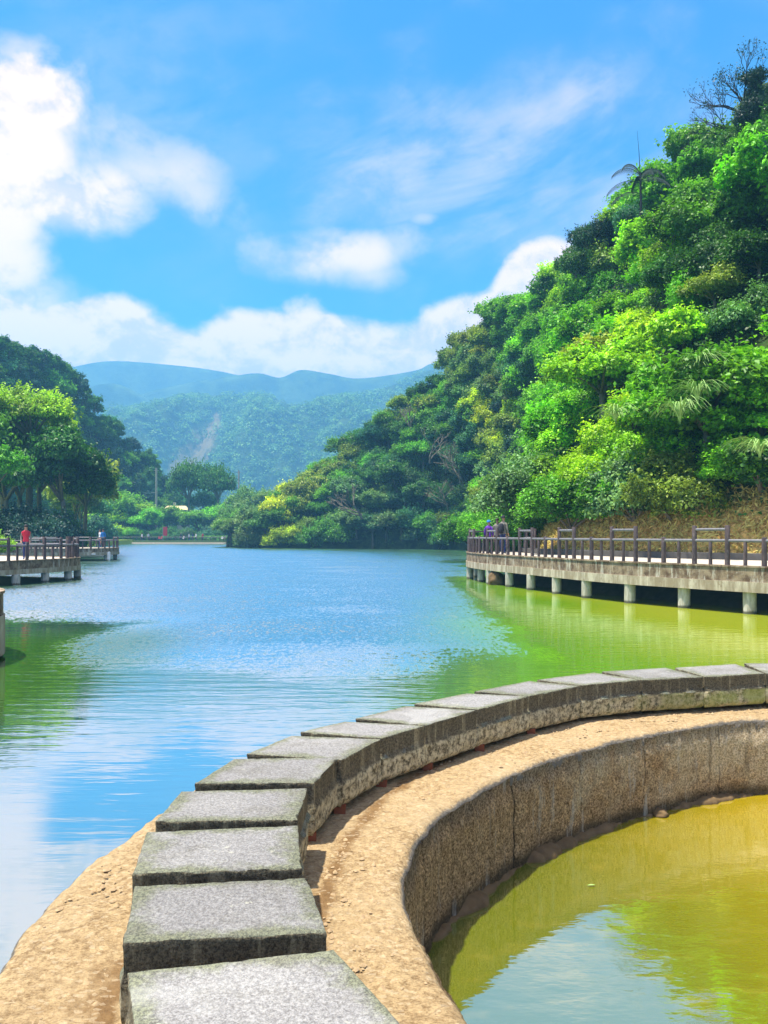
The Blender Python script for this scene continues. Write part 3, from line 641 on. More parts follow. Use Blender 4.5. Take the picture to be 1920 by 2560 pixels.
mb = MB(); mb.tube([(0, 0, 0), (0, 0, 1.15)], [.2, .18], 12); tag(mb.build('corner_post', MATS['dark_log'], None, True, (-16.75, 40.9, 1.12)), 'thick dark log post at the corner of the nearer left walkway', 'post')
L2 = [(-52, 58), (-42, 62), (-34, 65.5), (-28, 67.6), (-25.6, 68.8), (-24.9, 70.4), (-24.9, 72.2), (-26.2, 73.6), (-30, 74.2), (-36, 74)]
L2i = [(-52, 62), (-42, 66), (-35, 69), (-31, 70.2), (-29, 70.8), (-28.4, 71), (-28.4, 71.2), (-29, 71.3), (-32, 71.4), (-36, 71.5)]
walkway('left_walkway', 'farther left walkway beyond the nearer one, white gauge board on its corner', L2, L2i, 1.1, 1, [(-27.3, 68.4), (-25.3, 69.9), (-25.2, 72), (-31.5, 66.6), (-35.5, 65.2)], upper=.32, lower=.28)
railing('log_railing', 'dark log railing round the farther left walkway', L2, 1.1, 1, 'TbMbTb', s=.7, hT=1.05, hM=.85, hrail=.72, htop=.98)
mb = MB(); mb.box((0, 0, .32), (.26, .04, .68)); mb.tube([(0, .06, -1.5), (0, .06, .7)], .04, 6); tag(mb.build('gauge_board', MATS['white_paint'], None, False, (-24.75, 69.1, .12)), 'narrow white gauge board standing below the farther left walkway corner', 'sign')
mb = MB(); mb.box((0, 0, 0), (.34, .04, .12)); mb.box((0, .0, .0), (.30, .05, .08)); tag(mb.build('notice_plate', MATS['white_paint'], None, False, (-25.85, 68.35, .62)), 'small white plate fixed to the beam of the farther left walkway', 'sign')
# platform whose edge just enters at the far left
L3 = [(-12.9, 9.5), (-9.6, 10.6), (-7.85, 12.2), (-7.28, 14.0), (-7.8, 15.6), (-9.8, 17), (-13.8, 18)]
w3 = walkway('left_platform', 'concrete platform whose rounded edge touches the left side of the photo', L3, [(-14, 12), (-12, 12.5), (-11, 13), (-10.6, 13.8), (-11, 14.5), (-12, 15), (-14, 15.5)], 1.27, 1, [(-7.7, 13.6), (-8.7, 15.6), (-9.1, 11.6)], upper=.45, lower=.75)

# ------------------------------------------------------------------ hills
class Hill:
    def __init__(s, pairs, n, m, prof, seed, amp, back):
        a = catmull([q[0] for q in pairs], n); b = catmull([q[1] for q in pairs], n); s.n, s.m, s.a, s.b, s.prof = n, m, a, b, prof
        T = np.linspace(0, 1, m); U, TT = np.meshgrid(np.arange(n), T, indexing='ij')
        X = a[:, 0][U]+(b[:, 0]-a[:, 0])[U]*TT; Y = a[:, 1][U]+(b[:, 1]-a[:, 1])[U]*TT; Zr = a[:, 2][U]+(b[:, 2]-a[:, 2])[U]*prof(TT)
        s.W = fbm(np.stack([X*.12, Y*.12, Zr*.12], -1), 4, seed)*amp*np.sin(np.clip(TT, 0, 1)*math.pi*.9)
        Zr = Zr+s.W; s.X, s.Y, s.Z = X, Y, Zr
        # skirt below the foot, and a back slope
        foot = np.stack([X[:, 0]+(X[:, 0]-X[:, 2])*.4, Y[:, 0]+(Y[:, 0]-Y[:, 2])*.4, Zr[:, 0]*0-2.1], -1)[:, None]
        dirv = np.stack([b[:, 0]-a[:, 0], b[:, 1]-a[:, 1]], -1); dirv /= np.linalg.norm(dirv, axis=1)[:, None]
        bk1 = np.column_stack([b[:, :2]+dirv*back*.4, b[:, 2]*.86])[:, None]; bk = np.column_stack([b[:, :2]+dirv*back, b[:, 2]*0-2])[:, None]
        V = np.concatenate([foot, np.stack([X, Y, Zr], -1), bk1, bk], 1); s.mesh = (V.reshape(-1, 3), grid_faces(n, m+3))
    def at(s, u, t):
        i = u*(s.n-1); j = t*(s.m-1); i0, j0 = min(int(i), s.n-2), min(int(j), s.m-2); fi, fj = i-i0, j-j0
        def L(A): return (A[i0, j0]*(1-fi)*(1-fj)+A[i0+1, j0]*fi*(1-fj)+A[i0, j0+1]*(1-fi)*fj+A[i0+1, j0+1]*fi*fj)
        return np.array((L(s.X), L(s.Y), L(s.Z)))
pairs = [((46, -6, 1.5), (60, 8, 34)), ((32, 9, 1.5), (46, 30, 34)), ((22.5, 18.5, 1.5), (36, 42, 33)), ((18.2, 23.5, 1.5), (31, 49, 34)), ((14.6, 28.2, 1.5), (28, 54, 31.2)), ((10.8, 33, 1.5), (26.5, 65, 29.3)),
         ((8.5, 37.2, 1.5), (25.2, 76, 30.2)), ((8.0, 40.5, 1.3), (24.2, 85, 30)), ((9.2, 46, .6), (22.7, 98, 30)), ((13, 60, .4), (20.5, 108, 30.5)), ((17, 78, .4), (18.0, 119, 32)), ((17, 97, .4), (14, 132, 31)),
         ((14.5, 112, .4), (11.5, 138, 29)), ((9, 121, .4), (8.2, 142, 26)), ((0, 125.5, .4), (1.5, 147, 21.5)), ((-8, 127.5, .4), (-6.5, 150, 15.5)), ((-15, 129.5, .4), (-14, 151, 10)), ((-20, 132, .4), (-20, 150, 5.5)), ((-25, 137, .4), (-25, 151, 3)), ((-30, 146, .4), (-30, 156, 1.5))]
RH = Hill(pairs, 120, 26, lambda t: t**.85, 21, 1.6, 60)
struct('right_hill', mesh('right_hill', *RH.mesh, True), MATS['hill_soil'])
lp = [((-84, 55, 1), (-118, 90, 44)), ((-84, 90, 1), (-112, 125, 44)), ((-85, 115, 1), (-106, 155, 46)), ((-86, 138, 1), (-96, 188, 46.5)), ((-85, 165, 1), (-90, 206, 46)), ((-83, 190, 1), (-86.5, 221, 39)), ((-77, 203, 1), (-79.5, 236, 28)), ((-68, 214, 1), (-70, 251, 13.5)), ((-62, 225, 1), (-67, 263, 4)), ((-60, 245, .9), (-62, 278, 1))]
LH = Hill(lp, 90, 20, lambda t: t**.9, 33, 2.0, 80)
struct('left_hill', mesh('left_hill', *LH.mesh, True), MATS['hill_soil'])
MT = []
def mountain(name, line, depth, amp, seed, back=250, nx=220, ny=60):
    """line: (px,py,d) skyline; slopes come down towards the lake"""
    line = [(a, b, d*1.8) for a, b, d in line]; depth *= 1.8; amp *= 1.7; back *= 1.8
    c = catmull([P(*q) for q in line], nx); T = np.linspace(0, 1, ny); U, TT = np.meshgrid(np.arange(nx), T, indexing='ij')
    X = c[:, 0][U]*(1-.22*TT*depth/c[:, 1][U]); Y = c[:, 1][U]-depth*TT; Z0 = c[:, 2][U]
    rid = 1-2.2*np.abs(fbm(np.stack([X*.008, Y*.0024, X*0], -1), 4, seed)); sp = (rid-.7)*amp*.8*np.sin(TT*math.pi)**.8
    Z = (Z0)*(1-TT)**1.1+sp+fbm(np.stack([X*.011, Y*.011, X*0], -1), 4, seed+3)*amp*.15*np.minimum(1, TT*6)
    bk = np.stack([c[:, 0], c[:, 1]+back, c[:, 2]*0-3], -1)[:, None]
    V = np.concatenate([bk, np.stack([X, Y, Z], -1)], 1); me = mesh(name, V.reshape(-1, 3), grid_faces(nx, ny+1)[:, ::-1].copy(), True)
    o = struct(name, me, MATS['mountain_forest']); return o, X, Y, Z, me
mo, MX, MY, MZ, mme = mountain('mountain', [(-200, 1120, 700), (150, 1080, 700), (302, 1036, 700), (363, 1014, 700), (447, 998, 700), (520, 990, 700), (591, 987, 700), (650, 990, 700), (696, 1000, 700), (744, 1015, 700), (820, 1001, 705), (913, 985, 715), (989, 960, 730), (1014, 950, 735), (1082, 925, 740), (1300, 860, 760), (1700, 840, 780)], 330, 80, 4)
mountain('mountain', [(0, 1010, 900), (120, 1000, 900), (207, 972, 900), (260, 960, 900), (300, 962, 900), (354, 988, 900), (420, 1030, 900), (520, 1060, 900)], 120, 20, 14, 200, 120, 30)
mountain('mountain', [(200, 1030, 960), (367, 982, 960), (470, 958, 960), (570, 942, 960), (645, 933, 960), (700, 944, 960), (752, 925, 960), (820, 934, 960), (900, 946, 960), (1035, 927, 960), (1082, 908, 960), (1200, 880, 960), (1500, 860, 960)], 180, 26, 24, 200, 160, 36)
mountain('mountain', [(-300, 980, 1080), (0, 950, 1080), (160, 922, 1080), (274, 903, 1080), (422, 912, 1080), (548, 928, 1080), (700, 960, 1080), (900, 980, 1080)], 150, 30, 44, 200, 160, 30)
# landslide scar on the near mountain (image-left of its centre)
def scar(px, py):
    # spine of the slide from (545,1035) down to (440,1190)
    pts = [(545, 1035, 14), (535, 1075, 36), (510, 1110, 56), (490, 1140, 60), (465, 1175, 55), (445, 1195, 45)]
    best = 0
    for (x0, y0, w0), (x1, y1, w1) in zip(pts, pts[1:]):
        t = np.clip(((px-x0)*(x1-x0)+(py-y0)*(y1-y0))/((x1-x0)**2+(y1-y0)**2), 0, 1)
        d = np.hypot(px-x0-t*(x1-x0), py-y0-t*(y1-y0))/(w0+t*(w1-w0)); best = np.maximum(best, 1-d*.8)
    return best
PX = 960+MX/MY*F; PY = HOR-(MZ-CAMZ)/MY*F; SC = np.clip(scar(PX, PY), 0, 1)
at = mme.attributes.new('scar', 'FLOAT', 'POINT'); at.data.foreach_set('value', np.concatenate([SC[:, :1]*0, SC], 1).astype(np.float32).ravel())

# ------------------------------------------------------------------ foliage
def leaf_quads(rng, pts, nrm, size, aspect=.55):
    n = len(pts); nrm = nrm/np.linalg.norm(nrm, axis=1)[:, None]
    r = rng.normal(size=(n, 3)); t = np.cross(nrm, r); t /= np.linalg.norm(t, axis=1)[:, None]; b = np.cross(nrm, t)
    s = (size*rng.uniform(.6, 1.35, n))[:, None]; droop = nrm*s*.18
    v = np.stack([pts-t*s*.5-droop, pts+b*s*.5*aspect, pts+t*s*.5-droop, pts-b*s*.5*aspect], 1)
    return v.reshape(-1, 3), np.arange(n*4).reshape(-1, 4)
def crown_mesh(name, seed, Rx, H, nblob, leaf, nleaf, base=0., umbrella=0., ragged=.0, aspect=.55, blobr=(.30, .52)):
    """leaf cloud; z from base up"""
    rng = np.random.default_rng(seed); C = []; 
    for k in range(nblob):
        a = rng.uniform(0, 2*math.pi); r = Rx*.68*math.sqrt(rng.uniform(.02, 1)); h = rng.uniform(0, 1)
        zz_ = base+H*(.30+.5*h*(1-(r/Rx)**2*.8)) if not umbrella else base+H*(.35+.5*(1-(r/Rx)**2)*umbrella*rng.uniform(.5, 1.1))
        C.append((r*math.cos(a), r*math.sin(a), zz_, Rx*rng.uniform(*blobr), rng.uniform(0, 1)))
    C = np.array(C); w = C[:, 3]**2; idx = rng.choice(nblob, nleaf*2, p=w/w.sum())
    d = rng.normal(size=(nleaf*2, 3)); d /= np.linalg.norm(d, axis=1)[:, None]; d[:, 2] = np.where(d[:, 2] < -.35, -d[:, 2], d[:, 2])
    lump = 1+.42*fbm(d*2.9+C[idx, :3], 4, seed, .7); rad = C[idx, 3]*lump*rng.choice([1., .9, .7], nleaf*2, p=[.62, .25, .13])*rng.uniform(.9, 1.06, nleaf*2)
    zs = .72 if not umbrella else .6
    pts = C[idx, :3]+d*rad[:, None]*np.array((1, 1, zs))
    keep = np.ones(len(pts), bool)
    for c in C: keep &= ~((np.linalg.norm((pts-c[:3])/np.array((1, 1, zs)), axis=1) < c[3]*.6))
    keep |= rng.uniform(size=len(pts)) < .06
    ii = np.nonzero(keep)[0][:nleaf]; pts = pts[ii]; d = d[ii]; bt = C[idx[ii], 4]
    nr = d*.75+np.array((0, 0, .55))+rng.normal(size=(len(ii), 3))*.42
    ns = nleaf//22; si = rng.choice(len(pts), ns); sdir = d[si]*.7+np.array((0, 0, .55))+rng.normal(size=(ns, 3))*.45; sdir /= np.linalg.norm(sdir, axis=1)[:, None]
    tt = rng.uniform(0, 1, (ns, 9, 1)); sl_ = rng.uniform(.12, .34, (ns, 1, 1))*Rx*.8; sp_ = pts[si][:, None]+sdir[:, None]*tt*sl_+rng.normal(size=(ns, 9, 3))*leaf*.45
    pts = np.vstack([pts, sp_.reshape(-1, 3)]); nr = np.vstack([nr, (sdir[:, None]*.3+np.array((0, 0, .6))+rng.normal(size=(ns, 9, 3))*.5).reshape(-1, 3)]); bt = np.r_[bt, np.repeat(np.clip(bt[si]+.35, 0, 1), 9)]; ii = np.arange(len(pts))
    v, f = leaf_quads(rng, pts, nr, leaf, aspect); me = mesh(name, v, f)
    at = me.attributes.new('tint', 'FLOAT', 'FACE'); at.data.foreach_set('value', np.clip(bt*.5+rng.uniform(0, .5, len(ii)), 0, 1).astype(np.float32))
    return me, C
def trunk_mesh(name, seed, C, r, base=0., n=7, maxl=7, zlow=-.6):
    rg = random.Random(seed); mb = MB(); top = base+(C[:, 2].min()-base)*.6 if len(C) else 3
    lean = (rg.uniform(-.3, .3), rg.uniform(-.3, .3)); kx = (lean[0]*.5, lean[1]*.5)
    mb.tube([(0, 0, zlow), (kx[0]*.3, kx[1]*.3, top*.35), (kx[0], kx[1], top*.7), (lean[0], lean[1], top)], [r*1.35, r, r*.85, r*.7], n)
    for c in C[:maxl]:
        mid = ((lean[0]+c[0])*.5+rg.uniform(-.2, .2), (lean[1]+c[1])*.5+rg.uniform(-.2, .2), (top+c[2])*.5+.15*abs(c[0]))
        mb.tube([(lean[0], lean[1], top-.12), mid, (c[0]*.9, c[1]*.9, c[2])], [r*.55, r*.34, r*.12], 5)
    me = bpy.data.meshes.new(name); me.from_pydata(mb.v, [], mb.f); me.update(); me.polygons.foreach_set('use_smooth', [True]*len(me.polygons)); return me
PROTO = {}
def proto(kind, k, **a):
    tr_r = a.pop('tr'); maxl = a.pop('maxl', 6); me, C = crown_mesh('crown', 100+k, **a); tm = trunk_mesh('trunk', 200+k, C, tr_r, a.get('base', 0), 7, maxl)
    me.materials.append(MATS['far_leaves' if kind.startswith('f') else 'leaves']); tm.materials.append(MATS['bark']); PROTO.setdefault(kind, []).append((me, tm))
for k in range(6): proto('bush', k, Rx=2.6, H=3.6, nblob=11+k % 3*3, leaf=.17, nleaf=11000, base=-.9, tr=.13, blobr=(.26, .46))
for k in range(3): proto('bigleaf', 10+k, Rx=2.6, H=4.2, nblob=14, leaf=.27, nleaf=5200, base=-.6, tr=.15, aspect=.65, blobr=(.24, .42))
for k in range(5): proto('tree', 20+k, Rx=3.6, H=5.0, nblob=17, leaf=.27, nleaf=9500, base=1.6, tr=.2, blobr=(.2, .36))
for k in range(3): proto('flat', 30+k, Rx=4.6, H=5.2, nblob=24, leaf=.28, nleaf=9500, base=2.4, umbrella=1., tr=.2, maxl=12, blobr=(.18, .34))
for k in range(2): proto('tall', 60+k, Rx=5.0, H=6.0, nblob=26, leaf=.30, nleaf=12000, base=8.0, umbrella=1., tr=.32, maxl=12, blobr=(.16, .3))
for k in range(4): proto('far', 40+k, Rx=4.6, H=6.5, nblob=18, leaf=.5, nleaf=4200, base=.6, tr=.25, blobr=(.2, .38))
for k in range(2): proto('cone', 50+k, Rx=2.6, H=9.5, nblob=20, leaf=.42, nleaf=3600, base=1.5, tr=.22, blobr=(.25, .42))
PAL = {'lime': (.25, .52, .012), 'bright green': (.13, .41, .010), 'mid green': (.095, .31, .018), 'dark green': (.045, .165, .022), 'blue green': (.045, .18, .08), 'deep blue': (.022, .08, .06),
       'olive': (.17, .28, .03), 'grey green': (.13, .28, .08), 'yellow green': (.38, .58, .008), 'brown': (.38, .22, .09)}
rngc = random.Random(5)
TREES = []
def plant_tree(name, kind, p, s, colour, rz=None, k=None, zs=1., cat='tree', hint='', tilt=0.):
    v = PROTO[kind][(rngc.randrange(len(PROTO[kind])) if k is None else k % len(PROTO[kind]))]
    e = empty(name, tuple(map(float, p)), rngc.uniform(0, 6.28) if rz is None else rz); e.scale = (s, s, s*zs); e.rotation_euler[0] = tilt
    c = PAL[colour]; j = rngc.uniform(.72, 1.15); cc = (c[0]*j*rngc.uniform(.85, 1.2), c[1]*j, c[2]*j*rngc.uniform(.8, 1.3), 1)
    o = bpy.data.objects.new('crown', v[0]); col.objects.link(o); o.parent = e; o.color = cc
    t = bpy.data.objects.new('trunk', v[1]); col.objects.link(t); t.parent = e
    e['category'] = cat; TREES.append((e, colour, hint, cat)); return e
LIMB = []
ANCH = [(1560, 640, 'dark green'), (1500, 640, 'blue green'), (1430, 620, 'dark green'), (1580, 600, 'dark green'), (1800, 340, 'dark green'), (1700, 560, 'mid green'), (1620, 720, 'mid green'), (1820, 480, 'mid green'), (1890, 200, 'deep blue'), (1860, 300, 'dark green'), (1860, 400, 'bright green'), (1750, 400, 'mid green'), (1700, 480, 'mid green'), (1640, 470, 'blue green'), (1600, 540, 'blue green'), (1490, 580, 'blue green'), (1540, 620, 'mid green'), (1650, 560, 'bright green'),
        (1460, 700, 'lime'), (1400, 690, 'dark green'), (1330, 700, 'dark green'), (1270, 740, 'dark green'), (1200, 790, 'blue green'), (1390, 790, 'lime'), (1330, 830, 'bright green'), (1260, 830, 'mid green'), (1500, 800, 'mid green'), (1560, 720, 'bright green'),
        (1670, 650, 'lime'), (1740, 560, 'mid green'), (1800, 600, 'dark green'), (1870, 520, 'bright green'), (1860, 650, 'dark green'), (1890, 740, 'grey green'), (1840, 760, 'olive'), (1700, 760, 'bright green'), (1620, 830, 'lime'), (1540, 860, 'bright green'), (1780, 820, 'dark green'),
        (1400, 920, 'mid green'), (1450, 1000, 'bright green'), (1340, 930, 'blue green'), (1280, 960, 'grey green'), (1190, 880, 'olive'), (1130, 900, 'olive'), (1080, 920, 'dark green'), (1100, 1000, 'mid green'), (1200, 980, 'grey green'), (1240, 1050, 'yellow green'), (1290, 1120, 'olive'),
        (1310, 1200, 'grey green'), (1360, 1080, 'bright green'), (1400, 1160, 'bright green'), (1500, 1090, 'lime'), (1500, 1180, 'lime'), (1600, 1120, 'lime'), (1420, 1240, 'mid green'), (1560, 1220, 'bright green'), (1680, 1180, 'bright green'), (1600, 980, 'bright green'), (1680, 1020, 'mid green'),
        (1760, 960, 'lime'), (1830, 1000, 'lime'), (1870, 1080, 'mid green'), (1880, 1200, 'dark green'), (1780, 1180, 'bright green'), (1540, 960, 'olive'), (1870, 900, 'bright green'), (1760, 1080, 'bright green'), (1180, 1100, 'blue green'), (1160, 1180, 'blue green'), (1140, 1040, 'mid green'),
        (1060, 1120, 'mid green'), (1000, 1050, 'olive'), (960, 1110, 'dark green'), (900, 1120, 'dark green'), (1010, 1180, 'blue green'), (1080, 1190, 'dark green'), (850, 1140, 'mid green'), (830, 1210, 'mid green'), (720, 1190, 'olive'), (770, 1190, 'olive'), (690, 1250, 'yellow green'), (740, 1290, 'mid green'),
        (660, 1300, 'grey green'), (800, 1300, 'mid green'), (880, 1280, 'grey green'), (930, 1330, 'blue green'), (1000, 1310, 'dark green'), (980, 1250, 'grey green'), (1090, 1320, 'dark green'), (1060, 1270, 'blue green'), (1200, 1250, 'bright green'), (1150, 1300, 'dark green'), (1220, 1330, 'mid green'), (1250, 1300, 'mid green')]
def anch(px, py, jit=30):
    px += rngc.gauss(0, jit); py += rngc.gauss(0, jit); return min(ANCH, key=lambda a: (a[0]-px)**2+(a[1]-py)**2)[2]
pos_used = []
def hill_trees(H, rows, kindf, namef, jit, hint, mind=2.0):
    for t, step in rows:
        line = np.array([H.at(u, t) for u in np.linspace(0, 1, 240)]); s = np.r_[0, np.cumsum(np.linalg.norm(np.diff(line, axis=0), axis=1))]
        q = rngc.uniform(0, step)
        while q < s[-1]:
            u = np.interp(q, s, np.linspace(0, 1, 240)); st = step
            uu = min(1, max(0, u+rngc.uniform(-.3, .3)*step/s[-1])); tt = min(1., max(0., t+rngc.uniform(-jit, jit)))
            p = H.at(uu, tt); q += step*(.62 if p[1] < 62 and H is RH else 1.)
            if p[1] < 5: continue
            px, py = proj(p)
            if px < -160 or px > 2150 or py < -250: continue
            if H is RH and p[1] < 44 and p[2] < 2.6: continue
            kind, s_, zs = kindf(p, tt)
            if any((p[0]-a[0])**2+(p[1]-a[1])**2+(p[2]-a[2])**2 < (mind*s_)**2 for a in pos_used): continue
            pos_used.append(p); c = (anch(px, py-40) if rngc.random() > .16 else rngc.choice(['olive', 'grey green', 'dark green', 'mid green', 'deep blue'])) if H is RH else rngc.choice(['dark green', 'blue green', 'dark green', 'mid green', 'deep blue'])
            nm, cat = namef(kind); plant_tree(nm, kind, p-np.array((0, 0, .3)), s_, c, None, None, zs, cat, hint)
def kf(p, t):
    d = p[1]
    if d < 62:
        r = rngc.random()
        if t < .78 and rngc.random() < .16: return ('tree', rngc.uniform(.8, 1.05), rngc.uniform(.85, 1.0))
        if t > .93: return ('tree', rngc.uniform(.55, .8), 1.) if r < .5 else ('bush', rngc.uniform(.8, 1.1), 1.1)
        return ('bush', rngc.uniform(.75, 1.15), rngc.uniform(.8, 1.1)) if r < .68 else (('bigleaf', rngc.uniform(.7, 1.0), 1.) if r < .86 else ('tree', rngc.uniform(.5, .75), .9))
    r = rngc.random()
    if t < .12: return ('bush', rngc.uniform(1.1, 1.5), 1.1) if r < .6 else ('tree', rngc.uniform(.8, 1.1), .9)
    return ('tree', rngc.uniform(.8, 1.25), rngc.uniform(.85, 1.1)) if r < .72 else (('flat', rngc.uniform(.7, 1.), .9) if r < .84 else ('bush', rngc.uniform(1.2, 1.6), 1.1))
nf = lambda k: ('shrub', 'shrub') if k in ('bush', 'bigleaf') else ('broadleaf_tree', 'tree')
hill_trees(RH, [(.02, 3.2), (.08, 3.6), (.16, 4.0), (.25, 4.2), (.34, 4.4), (.43, 4.4), (.52, 4.4), (.61, 4.6), (.70, 4.6), (.79, 4.8), (.88, 4.6), (.97, 4.0)], kf, nf, .03, 'right', 1.7)
def kl(p, t):
    r = rngc.random()
    return ('far', rngc.uniform(.7, 1.0), rngc.uniform(.9, 1.15)) if r < .8 or t < .5 else ('cone', rngc.uniform(.75, 1.), 1.)
hill_trees(LH, [(.06, 6), (.16, 5.5), (.26, 5.5), (.36, 5.5), (.46, 5.5), (.56, 5.5), (.66, 5.5), (.76, 5.5), (.86, 5), (.93, 5), (1., 4.5)], kl, lambda k: ('hillside_tree', 'tree'), .03, 'left', 1.9)
# --- trees on the flat left bank and far shore, placed one by one: (px, d, kind, scale, zscale, colour, label)
def flat_tree(px, d, z, kind, s, zs, colour, label, k=None, name='broadleaf_tree', cat='tree', group=None):
    e = plant_tree(name, kind, ((px-960)/F*d, d, z-.1), s, colour, None, k, zs, cat); TREES.pop(); tag(e, label, cat, group); return e
flat_tree(20, 80, 1, 'tree', 1.6, 1.3, 'dark green', 'big dark tree at the far left behind the person in red', 0)
flat_tree(50, 85, 1, 'tree', 1.7, 1.3, 'dark green', 'full dark crown filling in below the lime treetop on the left bank', 4)
flat_tree(165, 81, 1, 'tree', 1.5, 1.35, 'dark green', 'dark leafy tree behind the nearer left walkway, below the lime crown', 1)
flat_tree(72, 82, 1, 'tall', 1.12, 1.08, 'lime', 'tall tree with a vivid lime crown towering over the left bank', 0)
flat_tree(212, 96, 1, 'tree', 1.35, 1.5, 'olive', 'olive tree with pale bare trunk right of the lime crowned tree', 2)
flat_tree(20, 76, 1, 'bush', 1.5, 1.1, 'deep blue', 'deep blue green shrub at the left edge behind the lawn', 0, 'shrub', 'shrub')
flat_tree(95, 77, 1, 'bush', 1.5, 1.1, 'deep blue', 'dark shrub directly behind the person in red', 1, 'shrub', 'shrub')
flat_tree(150, 79, 1, 'bush', 1.3, 1.1, 'dark green', 'dark shrub behind the corner of the nearer left walkway', 2, 'shrub', 'shrub')
flat_tree(100, 86, 1, 'tree', 1.6, 1.6, 'dark green', 'tall dark tree behind the lime crowned tree', 3)
flat_tree(10, 88, 1, 'tall', .95, .95, 'mid green', 'mid green spreading tree behind the big dark tree at the left', 1)
flat_tree(-10, 70, 5.0, 'tree', .8, 1.1, 'bright green', 'bright green branch mass entering at the left edge below the lime crown', 4)
flat_tree(-90, 78, 1, 'tree', 1.7, 1.5, 'mid green', 'mid green tree cut by the left edge of the photo', 2)
flat_tree(-8, 60, 1, 'bush', .7, 1., 'lime', 'small lime bush at the left edge above the railing', 3, 'shrub', 'shrub')
flat_tree(188, 112, 1, 'tree', 1.5, 1.2, 'grey green', 'grey green tree behind the farther left walkway', 1)
flat_tree(238, 160, 1, 'bush', 1.9, 1.2, 'blue green', 'blue green shrub behind the farther left walkway', 3, 'shrub', 'shrub')
flat_tree(205, 130, 1, 'tree', 1.5, 1.1, 'blue green', 'dark tree in the gap left of the bright far shore trees', 0)
# far shore: bright clump, then darker row
for i, (px, s, zs, c, lab) in enumerate(((262, 1.25, .9, 'lime', 'lowest lime green tree at the left of the far shore'), (305, 1.5, 1.1, 'bright green', 'tallest bright green tree on the far shore'), (345, 1.35, 1.05, 'lime', 'bright lime tree below the utility pole on the far shore'),
        (378, 1.15, .95, 'bright green', 'bright green tree on the far shore just right of the utility pole'), (420, 1.2, .95, 'mid green', 'mid green tree left of the far house'), (462, 1.2, .9, 'mid green', 'mid green tree directly below the yellow roofed house'),
        (500, 1.15, .85, 'mid green', 'mid green tree between the two tall dark trees on the far shore'), (545, 1.25, .95, 'bright green', 'bright green tree on the far shore under the second dark tree'), (585, 1.3, 1.05, 'mid green', 'rightmost leafy tree on the far shore beside the dark point'), (625, 1.4, 1.25, 'grey green', 'grey green tree closing the far shore behind the wooded point'))):
    flat_tree(px, 196+(i % 3)*4, .8, 'tree', s*1.38, zs*.92, c, lab, i)
for i, (px, s, c, lab) in enumerate(((285, 1.3, 'lime', 'rounded lime shrub on the far shore edge'), (330, 1.1, 'bright green', 'round bright green shrub left of the red banner'), (400, 1.1, 'dark green', 'dark green shrub behind the red banner'), (436, 1.2, 'dark green', 'dark shrub right of the red banner on the far shore'),
        (480, 1.15, 'dark green', 'dark green shrub behind the group of walkers'), (520, 1.1, 'blue green', 'blue green shrub at the middle of the far shore'), (560, 1.2, 'dark green', 'dark shrub beside the rightmost seated group'), (235, 1.2, 'blue green', 'blue green shrub left of the lime shrub on the far shore'))):
    flat_tree(px, 191, .8, 'bush', s*1.2, .95, c, lab, i, 'shrub', 'shrub')
flat_tree(472, 215, 1, 'flat', 1.6, 1.75, 'dark green', 'broad dark spreading tree, left one of two above the far shore', 0)
flat_tree(545, 212, 1, 'flat', 1.5, 1.8, 'dark green', 'broad dark spreading tree, right one of two above the far shore', 1)
flat_tree(510, 222, 1.2, 'flat', 1.3, 1.4, 'blue green', 'smaller dark tree between the two broad spreading trees', 2)
for i, (px, d, s, zs, c, lab) in enumerate(((655, 137, 1.15, 1.15, 'grey green', 'feathery grey green tree at the tip of the wooded point'), (615, 141, .95, 1.0, 'grey green', 'outermost low grey green tree leaning off the wooded point'), (700, 134, 1.2, 1.25, 'yellow green', 'yellow green tree near the tip of the wooded point'),
        (745, 136, 1.3, 1.5, 'olive', 'olive domed tree above the yellow green tree on the point'), (650, 146, 1.0, 1.5, 'blue green', 'dark blue green tree behind the tip of the wooded point'))):
    flat_tree(px, d, .4, 'tree', s, zs, c, lab, i)
# dead, rust-brown tree above the shore
p = RH.at(.815, .16); flat_tree(1052, 126.5, 2.5, 'tree', .62, 1.1, 'brown', 'bare rust brown twiggy tree among the green shore trees', 3)
